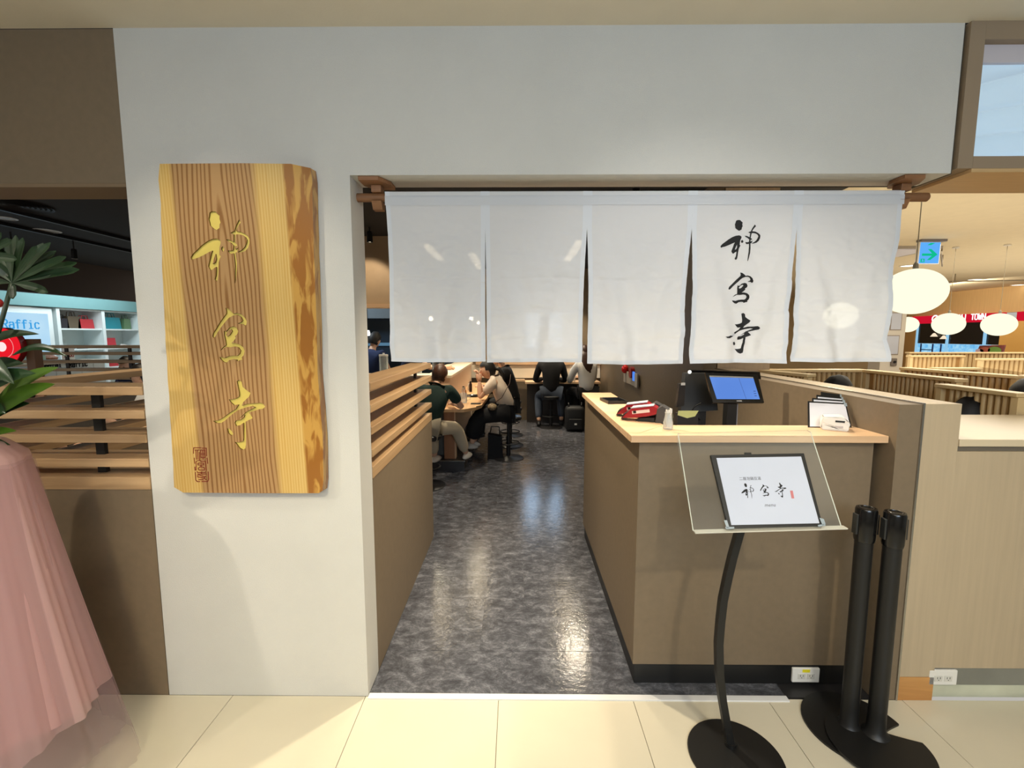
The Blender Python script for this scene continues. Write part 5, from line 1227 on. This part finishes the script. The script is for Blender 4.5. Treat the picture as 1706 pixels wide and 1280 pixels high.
# ceiling equipment in the court
ac = thing('ceiling_recess', 'white recessed ceiling unit behind the exit sign', 'ceiling unit', (5.6, 5.6, 2.96))
MB().box(4.9, 6.6, 5.5, 6.3, 2.93, 2.969).build('frame', mat('recess_frame', (168, 160, 150), .5), ac)
MB().box(5.0, 6.5, 5.55, 6.25, 2.92, 2.9295).build('panel', mat('recess_white', (226, 226, 240), .4), ac)
def rail(pts, lab):
    t = thing('ceiling_rail', lab, 'light track', tuple(pts[0]), 0, 'suspended rails of the court')
    MB().tube(pts, .012, 8).build('rail', mat('rail_grey', (128, 116, 96), .5), t)
    for p, q in zip(pts, pts[1:]):
        for s in (.2, .8):
            m_ = Vector(p).lerp(Vector(q), s); MB().tube([m_, (m_.x, m_.y, 2.968)], .009, 6).build('hanger', mat('rail_grey', (128, 116, 96), .5), t)
rail([(6.4, 5.3, 2.82), (7.6, 6.6, 2.82)], 'short suspended rail right of the exit sign')
rail([(8.4, 5.0, 2.82), (9.2, 5.4, 2.82)], 'suspended rail stub near the right edge')
rail([(9.0, 9.0, 2.80), (13.6, 8.2, 2.80)], 'long suspended rail before the far oak wall')
for i, (u, v) in enumerate([(1514, 443), (1624, 466), (1570, 491), (1696, 475)]):
    p = atZ(u, v, 2.965); t = thing('downlight', ['round white downlight just above the large round lamp', 'round white downlight right of the lamp, below the exit sign', 'small white downlight near the far oak wall', 'round white downlight at the right edge of the court ceiling'][i], 'ceiling light', tuple(p), 0, 'court downlights')
    MB().lathe([(0, -.002), (.10, -.002), (.13, -.001), (.13, .003)], (0, 0, 0), 24).build('lens', emit('court_lens', (255, 246, 226), 3), t, local=True, recalc=False)
    MB().lathe([(.13, -.006), (.15, -.004), (.15, .003), (.13, .003)], (0, 0, 0), 24).build('ring', WHITEP, t, local=True)
# far shop with red sign
sh = thing('noodle_shop_front', 'far shop front with red fascia sign, dark glass and pale blue counters', 'shop front', (14, 11, 0))
RS = emit('red_sign', (226, 24, 52), .85)
for a, b in ((10.7, 11.2), (11.55, 14.62)):
    MB().box(13.9, 13.99, a, b, 1.98, 2.235).build('red_fascia', RS, sh)
MB().box(13.93, 13.999, 8.0, 16, .001, .9).build('lower_wall', mat('shop_wall_oak', (180, 140, 86), .6), sh)
MB().box(13.96, 13.999, 11.6, 14.4, 1.31, 1.979).build('dark_glass', mat('dark_glass', (28, 26, 26), .08), sh)
MB().box(13.95, 13.999, 11.9, 14.6, .905, 1.305).build('lit_counter', emit('counter_blue', (110, 190, 246), .95, (170, 226, 255), 9), sh)
MB().box(13.9, 13.999, 14.42, 15.6, .905, 1.979).build('oak_bay', mat('shop_wall_oak', (180, 140, 86), .6), sh)
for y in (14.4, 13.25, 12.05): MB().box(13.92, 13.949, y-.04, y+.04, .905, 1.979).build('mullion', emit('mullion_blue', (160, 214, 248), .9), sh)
for y in (14.2, 13.75, 13.45): MB().box(13.93, 13.949, y-.02, y+.02, .905, 1.3).build('counter_divider', mat('navy_line', (30, 50, 110), .4), sh)
MB().box(13.93, 13.949, 13.75, 14.2, 1.08, 1.11).build('counter_divider', mat('navy_line', (30, 50, 110), .4), sh)
MB().box(13.85, 13.999, 10.75, 11.55, .905, 1.979).build('oak_pier', mat('pier_oak', (204, 158, 86), .5), sh)
for (u, v) in ((1556, 561), (1572, 565)):
    p = atX(u, v, 13.9); MB().lathe([(0, .12), (.03, .11), (.10, .0), (0, .0)], p, 16).build('lit_pendant', emit('mini_lamp', (240, 220, 190), 1.2), sh)
p = atX(1567, 530.5, 13.88); pe = atX(1642, 527, 13.88)
stroke_text('SHANGHAI TOWN', .16, abs(pe.y-p.y), .026, 'white_sign_lettering', emit('sign_white', (255, 255, 255), 1.6), frame(p.lerp(pe, .5), (0, -1, 0), (0, 0, 1)), sh)
p = atX(1558, 531.5, 13.88)
mb = MB()
for k in range(24):
    a0, a1 = k*PI/12, (k+1)*PI/12
    mb.face(mb.verts([p+Vector((0, math.cos(a)*r, math.sin(a)*r)) for a, r in ((a0, .13), (a1, .13), (a1, .085), (a0, .085))]))
mb.build('round_logo', emit('sign_white', (255, 255, 255), 1.6), sh, recalc=False)
MB().prism([(-.05, -.02), (.0, .05), (.05, .03), (.06, -.03), (-.01, -.05)], lambda q: (13.878, p.y+q[0], p.z+q[1]), lambda q: (13.885, p.y+q[0], p.z+q[1])).build('logo_mark', mat('logo_green', (60, 130, 90), .5), sh)
po = thing('food_poster', 'dark red food poster with green dishes standing before the far shop', 'poster', (10.8, 9.2, .9))
a, b, c, d = atX(1632, 576, 11), atX(1674, 575, 11), atX(1670, 589, 11), atX(1626, 589, 11)
a, b, c, d = [Vector(q) for q in (a, b, c, d)]
X = lambda p_, s: (a.lerp(b, p_[0]).lerp(d.lerp(c, p_[0]), p_[1]))+Vector((s, 0, 0))
MB().prism([(0, 0), (1, 0), (1, 1), (0, 1)], lambda q: X(q, 0), lambda q: X(q, .03)).build('board', mat('poster_maroon', (112, 52, 48), .5, noise_amt=.5, scale=7), po)
for (u, v, r, col) in ((.68, .62, .14, (96, 130, 54)), (.3, .55, .11, (170, 90, 70)), (.1, .7, .09, (214, 190, 210))):
    q = X((u, v), -.004); mb = MB(); mb.face(mb.verts([q+Vector((0, r*1.1*math.cos(k*PI/8), r*.6*math.sin(k*PI/8))) for k in range(16)])); mb.build('dish_print', mat('dish_%d' % col[0], col, .5), po, recalc=False)
MB().box(10.98, 11.04, d.y-.5 if False else b.y+.2, b.y+.25, 0, d.z).build('leg', BLACK, po)
MB().box(10.98, 11.04, a.y-.25, a.y-.2, 0, d.z).build('leg', BLACK, po)
# clipboards and camera on the column
for i, (u0, v0, u1, v1, lab) in enumerate([(1486, 522, 1500, 549, 'white notice sheet on the column, upper one'), (1475, 560, 1495, 590, 'white clipboard hanging on the column, lower one')]):
    p, q = atY(u0, v0, 9.985), atY(u1, v1, 9.985); t = thing('notice_board', lab, 'notice', (p.x, 9.99, q.z))
    MB().box(p.x-.02, q.x+.02, 9.985, 9.998, q.z-.02, p.z+.02).build('backing', mat('grey_back', (150, 138, 126), .6), t)
    MB().box(p.x, q.x, 9.978, 9.984, q.z, p.z).build('sheet', PAPER, t)
p = atY(1488, 603, 9.99); t = thing('wall_socket_unit', 'small grey socket unit on the white column below the clipboard', 'socket', tuple(p))
MB().box(-.07, .07, -.04, .005, -.1, .09, .01).build('body', mat('socket_grey', (120, 112, 106), .4), t, local=True)
MB().tube([(0, -.041, 0), (0, -.07, 0)], .03, 16).build('knob', BLACK, t, local=True)

# ================================================================== BAG SHOP BEYOND THE SEATING (left)
SW = mat('shop_white', (226, 236, 236), .5)
bs = thing('shop_shelving', 'white shop shelving wall holding bags and shoes at far left', 'shelving', (-9.0, 7.2, 0))
MB().box(-9.5, -9.44, 7.2, 11, .2, 2.15).build('back_panel', mat('shop_back', (206, 218, 216), .6), bs)
for y in (7.2, 8.2, 9.2, 10.2): MB().box(-9.439, -9.0, y-.035, y+.035, .2, 2.13).build('upright', SW, bs)
for y in (7.235, 8.235, 9.235):
    for z in (.86, 1.28, 1.70, 2.10): MB().box(-9.439, -9.02, y+.001, y+.93, z, z+.03).build('shelf', SW, bs)
fs = MB().box(-9.5, -8.96, 4.4, 11, 2.135, 2.42).build('shop_fascia', mat('mint_fascia', (116, 160, 162), .6)); tag(fs, 'mint green shop fascia band above the bag shelves', 'fascia')
MB().box(-9.5, -8.98, 4.4, 11, 2.421, 2.95).build('wall_shop', mat('shop_upper', (100, 80, 62), .8))['kind'] = 'structure'
lbx = thing('shop_lightbox', 'large pale blue backlit shop panel with blue lettering at far left', 'lightbox', (-9.0, 6.0, 0))
MB().box(-9.3, -9.02, 4.6, 7.10, .3, 2.1).build('frame', SW, lbx)
MB().box(-9.019, -9.005, 4.7, 7.0, .5, 2.0).build('lit_panel', emit('lightbox_blue', (176, 220, 250), 1.0, (206, 238, 255), 1.2), lbx)
p = atX(65, 541, -9.0)
pl_ = atX(-8, 541, -9.0)
stroke_text('TRaffic', .15, p.y-pl_.y, .016, 'blue_lettering', emit('letter_blue', (60, 165, 232), 1.0), frame((-9.004, p.y, p.z), (0, 1, 0), (0, 0, 1)), lbx, .014, 'R')
def tote(y, z, w, h, col, lab, handles=True, tilt=0):
    t = thing('handbag', lab, 'bag', (-9.2, y, z))
    m_ = mat('bag_%d_%d_%d' % col, col, .45)
    MB().prism([(-w/2, 0), (w/2, 0), (w*.42, h), (-w*.42, h)], lambda p: (-.06, p[0], p[1]), lambda p: (.06, p[0], p[1])).build('body', m_, t, local=True)
    if handles:
        for x in (-.03, .03): MB().tube([(x, -w*.22, h*.9), (x, -w*.15, h*1.35), (x, w*.15, h*1.35), (x, w*.22, h*.9)], .008, 6).build('handle', m_, t, smooth=True, local=True)
    return t
tote(7.42, 1.73, .26, .20, (34, 34, 40), 'black rounded handbag at the left of the top shelf')
tote(7.66, 1.73, .30, .25, (88, 76, 60), 'olive brown handbag standing on the top shelf behind the red one')
tote(7.93, 1.73, .38, .20, (176, 44, 52), 'red tote bag on the top shelf')
tote(8.58, 1.73, .46, .26, (32, 130, 144), 'teal tote bag on the top shelf of the second bay')
tote(8.98, 1.73, .20, .24, (96, 128, 92), 'green bag with dried twigs at the right end of the top shelf')
tote(8.48, 1.31, .30, .22, (196, 52, 66), 'red clutch box on the middle shelf of the second bay', False)
tote(8.6, .89, .40, .14, (186, 40, 48), 'red pouch on the lower shelf, glimpsed between slats', False)
def shoe(y, z, col, lab, s=1):
    mb = MB().lathe([(0, 0), (.9, 0), (1, .3), (.7, .9), (0, 1.1)], (0, 0, 0), 18)
    for v in mb.bm.verts:
        x, yy, zz = v.co; v.co = Vector((-9.15+x*.05*s, y+yy*.13*s, z+.001+zz*.06*s*(1-.5*yy)))
    o = mb.build('shoe', mat('shoecol_%d' % col[0], col, .4), smooth=True); return tag(o, lab, 'shoe')
shoe(7.50, 1.31, (40, 44, 50), 'dark pump on the middle shelf below the black handbag')
shoe(7.80, 1.31, (58, 54, 52), 'charcoal pump on the middle shelf below the red tote')
shoe(8.06, 1.31, (230, 226, 220), 'white pump on the middle shelf by the first upright')
shoe(8.86, 1.31, (210, 206, 200), 'pale heeled sandal on the middle shelf at right', 1.1)
shoe(7.9, .89, (110, 60, 44), 'brown boot-like shoe on the lower shelf')
p = atX(116, 563, -9.25); t = thing('picture_card', 'pale framed picture card standing on the middle shelf', 'picture', (-9.3, 7.5, 1.31))
MB().box(-9.36, -9.34, 7.32, 7.66, 1.311, 1.55).build('card', mat('card_pale', (200, 212, 210), .6, noise_amt=.2, scale=9), t)
# tiled display counter with lettering
dc = thing('display_counter', 'white tiled display counter with black lettering before the bag shelves', 'counter', (-7.9, 5.6, 0))
MB().box(-8.3, -7.9, 5.0, 6.9, .001, 1.10).build('body', mat('counter_tile_white', (220, 226, 220), .4), dc)
MB().box(-8.34, -7.86, 4.96, 6.94, 1.101, 1.135, .003).build('top', mat('counter_top_oak', (206, 186, 160), .4), dc)
for k in range(8):
    for j in range(4): MB().box(-7.899, -7.892, 5.005+.236*k, 5.232+.236*k, .10+.245*j, .335+.245*j).build('tile', mat('counter_tile_white', (220, 226, 220), .4), dc)
p = atX(115, 608, -7.88)
stroke_text('Oriental TRaffic', .085, .95, .018, 'black_lettering', BLACK, frame((-7.891, p.y-.12, p.z), (0, 1, 0), (0, 0, 1)), dc)
p = atX(130, 630, -7.88)
stroke_text('PUMPS', .085, .32, .018, 'black_lettering', BLACK, frame((-7.891, p.y-.1, p.z), (0, 1, 0), (0, 0, 1)), dc)
for i, (y, lab) in enumerate([(5.45, 'clear glass tub on the display counter, left'), (5.8, 'clear glass tub on the display counter, right')]):
    pass
t = thing('price_sign', 'white price card in a clear stand on the display counter', 'price sign', (-8.0, 6.3, 1.136))
MB().box(-8.02, -8.0, 6.2, 6.42, 1.15, 1.42).build('card', WHITEP, t); MB().box(-8.06, -7.96, 6.24, 6.38, 1.1362, 1.149).build('foot', ACRYL, t)
stroke_text('5000', .06, .17, .012, 'red_price', mat('price_red', (190, 60, 50), .5), frame((-7.9995, 6.31, 1.24), (0, 1, 0), (0, 0, 1)), t, .003)
t = thing('glass_box', 'pale green glass box on the display counter', 'box', (-8.1, 5.75, 1.136)); MB().box(-8.18, -8.02, 5.6, 5.92, 1.1362, 1.30, .004).build('body', mat('green_glass', (168, 202, 190), .15), t)
t = thing('basket', 'small brown basket of sweets on the display counter', 'basket', (-8.1, 6.05, 1.136)); MB().lathe([(0, 0), (.09, 0), (.12, .07), (.06, .11), (0, .12)], (0, 0, .001), 20).build('body', mat('basket_brown', (150, 100, 76), .7, noise_amt=.4, scale=40), t, local=True)
# red round lit sign on a brown post
rs = thing('round_red_sign', 'round red illuminated sign on a brown post behind the leaves at left', 'sign', (-5.3, 3.0, 0))
p = atY(4, 578, 2.9)
mb = MB()
def ringdisc(r0, r1, yy, nm, m_):
    mb = MB(); n = 40
    for k in range(n):
        a0, a1 = 2*PI*k/n, 2*PI*(k+1)/n
        pts = [(r0, a0), (r1, a0), (r1, a1), (r0, a1)] if r0 > 0 else [(0, 0), (r1, a0), (r1, a1)]
        mb.face(mb.verts([(p.x+r*math.cos(a), yy, p.z+r*math.sin(a)) for r, a in pts]))
    bmesh.ops.remove_doubles(mb.bm, verts=mb.bm.verts, dist=1e-5)
    return mb.build(nm, m_, rs, recalc=False)
MB().tube([(p.x, 2.9, p.z), (p.x, 2.96, p.z)], .20, 40).build('drum', mat('drum_red', (150, 20, 24), .4), rs, smooth='auto')
ringdisc(0, .195, 2.897, 'red_face', emit('red_lit', (240, 30, 44), 1.0)); ringdisc(.118, .124, 2.894, 'white_ring', emit('pale_ring', (255, 170, 170), 1.0)); ringdisc(0, .05, 2.893, 'white_centre', emit('pale_ring2', (255, 220, 220), 1.2))
MB().box(p.x+.17, p.x+.26, 2.965, 3.05, 0, p.z+.08).build('post', mat('post_brown', (120, 84, 56), .5), rs)

# ================================================================== FLOWER STAND (far left)
fl = thing('flower_stand', 'congratulatory flower stand with pink tulle skirt and green leaves at left edge', 'flower stand', (-1.87, -.45, 0))
TUL = cloth('pink_tulle', (228, 196, 194), .4, .38, .5, 60)
TUL2 = cloth('sheer_tulle', (204, 176, 182), .5, .8, .3, 60)
TUL3 = cloth('pink_underlayer', (226, 186, 184), .25, .0, .6, 60)
def skirt(r0, r1, z0, z1, amp, n, seed, flare=1.5, lift=None):
    def fn(u, v):
        a = 2*PI*u; z = z0+(z1-z0)*v
        r = (r0+(r1-r0)*(v**flare))*(min(1, (v+.0005)/.07))**.45
        r += amp*v*(math.sin(n*a+seed)+.5*math.sin((n*2+1)*a+seed*2)+.8*noise.noise(Vector((math.cos(a)*2.5, math.sin(a)*2.5, seed))))
        r += .0035*v*math.sin(41*a+3*math.sin(a*5+seed))*(1+.6*math.sin(7*a))
        if lift: z += lift*v*v*(.5+.5*math.sin(2*a+seed))
        return Vector((fl.location.x+r*math.cos(a), fl.location.y+r*math.sin(a)*.80, z))
    return fn
for nm, a in (('tulle_skirt', (.215, .375, 1.29, .22, .016, 9, 1.0, 1.0, .08)), ('tulle_underskirt', (.205, .345, 1.28, .26, .012, 7, 2.3, 1.0, .05)), ('tulle_overskirt', (.22, .41, 1.28, .12, .018, 6, 4.1, 1.05, .14))):
    MB().grid(skirt(*a), 420, 24).build(nm, {'tulle_skirt': TUL, 'tulle_underskirt': TUL3, 'tulle_overskirt': TUL2}[nm], fl, smooth=True, recalc=False)
for nm, a in (('sheer_veil', (.23, .45, 1.27, .012, .016, 5, 5.2, 1.15, .0)),):
    MB().grid(skirt(*a), 420, 24).build(nm, TUL2, fl, smooth=True, recalc=False)
MB().tube([(-1.93, -.42, .1), (-1.93, -.42, 1.0)], .014, 12).build('centre_pole', WHITEP, fl)
for e in ((-1.835, -.077), (-2.22, -.42), (-1.80, -.72)):
    MB().tube([(-1.93+(e[0]+1.93)*.05, -.42+(e[1]+.42)*.05, .22), (e[0], e[1], .010)], .0095, 12).build('leg', WHITEP, fl, smooth='auto')
MB().lathe([(0, 1.0), (.16, 1.0), (.185, 1.2), (.16, 1.21), (0, 1.2)], (fl.location.x, fl.location.y, 0), 32).build('flower_pot', mat('pot_pink', (206, 150, 158), .6), fl, smooth='auto')
LEAF = mat('leaf_green', (28, 52, 26), .3, noise_amt=.25, scale=10)
LEAFL = mat('leaf_light_green', (70, 100, 26), .32, noise_amt=.25, scale=10)
PALM = mat('palm_green', (28, 50, 27), .45, noise_amt=.3, scale=14)
def leaf(mb, base, tip, width, droop, nrm=(0, -.7, .7), fold=.25, n=14, blunt=False):
    b, t_ = Vector(base), Vector(tip); d = (t_-b); L = d.length; dn = d.normalized(); nv = Vector(nrm); nv = (nv-dn*nv.dot(dn)).normalized(); s_ = dn.cross(nv)
    rows = []
    for i in range(n+1):
        k = i/n; c = b+d*k+Vector((0, 0, droop*math.sin(k*PI)))
        w_ = width*(math.sin(PI*min(1, k**.75*.98+.02))**.8 if not blunt else min(1, k*2.5)*(1 if k < .88 else (1-(k-.88)/.14)))
        rows.append(mb.verts([c-s_*w_, c-s_*w_*.5-nv*w_*fold*.6, c-nv*w_*fold, c+s_*w_*.5-nv*w_*fold*.6, c+s_*w_]))
    for r0, r1 in zip(rows, rows[1:]):
        for k in range(4): mb.face([r0[k], r0[k+1], r1[k+1], r1[k]])
    return mb
hub = atY(20, 474, -.42)
fr = thing('dummy', None, None) if False else None
def frond(hx, hy, y, tips, lab):
    h = atY(hx, hy, y)
    st = MB().tube([h, h+Vector((-.06, 0, -.15)), (fl.location.x+.02, fl.location.y, 1.18)], [.006, .006, .008], 8).build('palm_stalk', PALM, fl, smooth=True)
    for (u, v, dy) in tips:
        tip = atY(u, v, y+dy); mb = leaf(MB(), h, tip, .0125, .006, (0, -1, .15), .3, 10, True)
        o = mb.build('leaflet', PALM, st, smooth=False, recalc=False)
frond(20, 472, -.42, [(132, 449, 0), (128, 438, .02), (93, 418, .05), (84, 404, .03), (72, 405, .06), (38, 396, .02), (26, 392, .05), (80, 487, -.02), (22, 498, -.02), (12, 396, 0), (-10, 400, .04), (-30, 430, 0), (-40, 470, .03), (62, 410, -.02), (110, 428, -.02)], '')
frond(-30, 430, -.52, [(20, 400, 0), (10, 420, .02), (28, 432, 0), (14, 460, .02), (-10, 380, 0), (2, 388, 0)], '')
leaves = [((-60, 600), (66, 557), -.40, .020, .035, 0), ((20, 592), (112, 594), -.38, .013, .03, 0), ((-20, 690), (98, 612), -.42, .030, .03, 1), ((-30, 700), (92, 640), -.46, .034, .02, 1), ((-50, 640), (40, 606), -.36, .03, .03, 0),
          ((-70, 690), (60, 622), -.5, .036, .04, 0), ((-60, 730), (50, 672), -.45, .03, .03, 0), ((-60, 745), (28, 718), -.42, .02, .02, 1), ((-60, 745), (18, 742), -.40, .014, .02, 0), ((-60, 620), (24, 640), -.52, .035, .04, 0), ((-70, 660), (10, 690), -.48, .03, .02, 0)]
for (b_, t_, y, w_, dr, li) in leaves:
    leaf(MB(), atY(*b_, y), atY(*t_, y), w_, dr, (0, -.85, .5), .25, 18).build('broad_leaf', LEAFL if li else LEAF, fl, smooth=True, recalc=False)
for k in range(5):
    MB().tube([(fl.location.x+.02*k, fl.location.y, 1.1), (fl.location.x+.05+.04*k, fl.location.y+.01, 1.35+.04*k)], .005, 6).build('stem', PALM, fl)
pr_ = atY(-2, 505, -.42)
MB().ell(pr_, (.012, .010, .014), 14, 10).build('red_bud', mat('bud_red', (150, 24, 22), .5), fl, smooth=True)
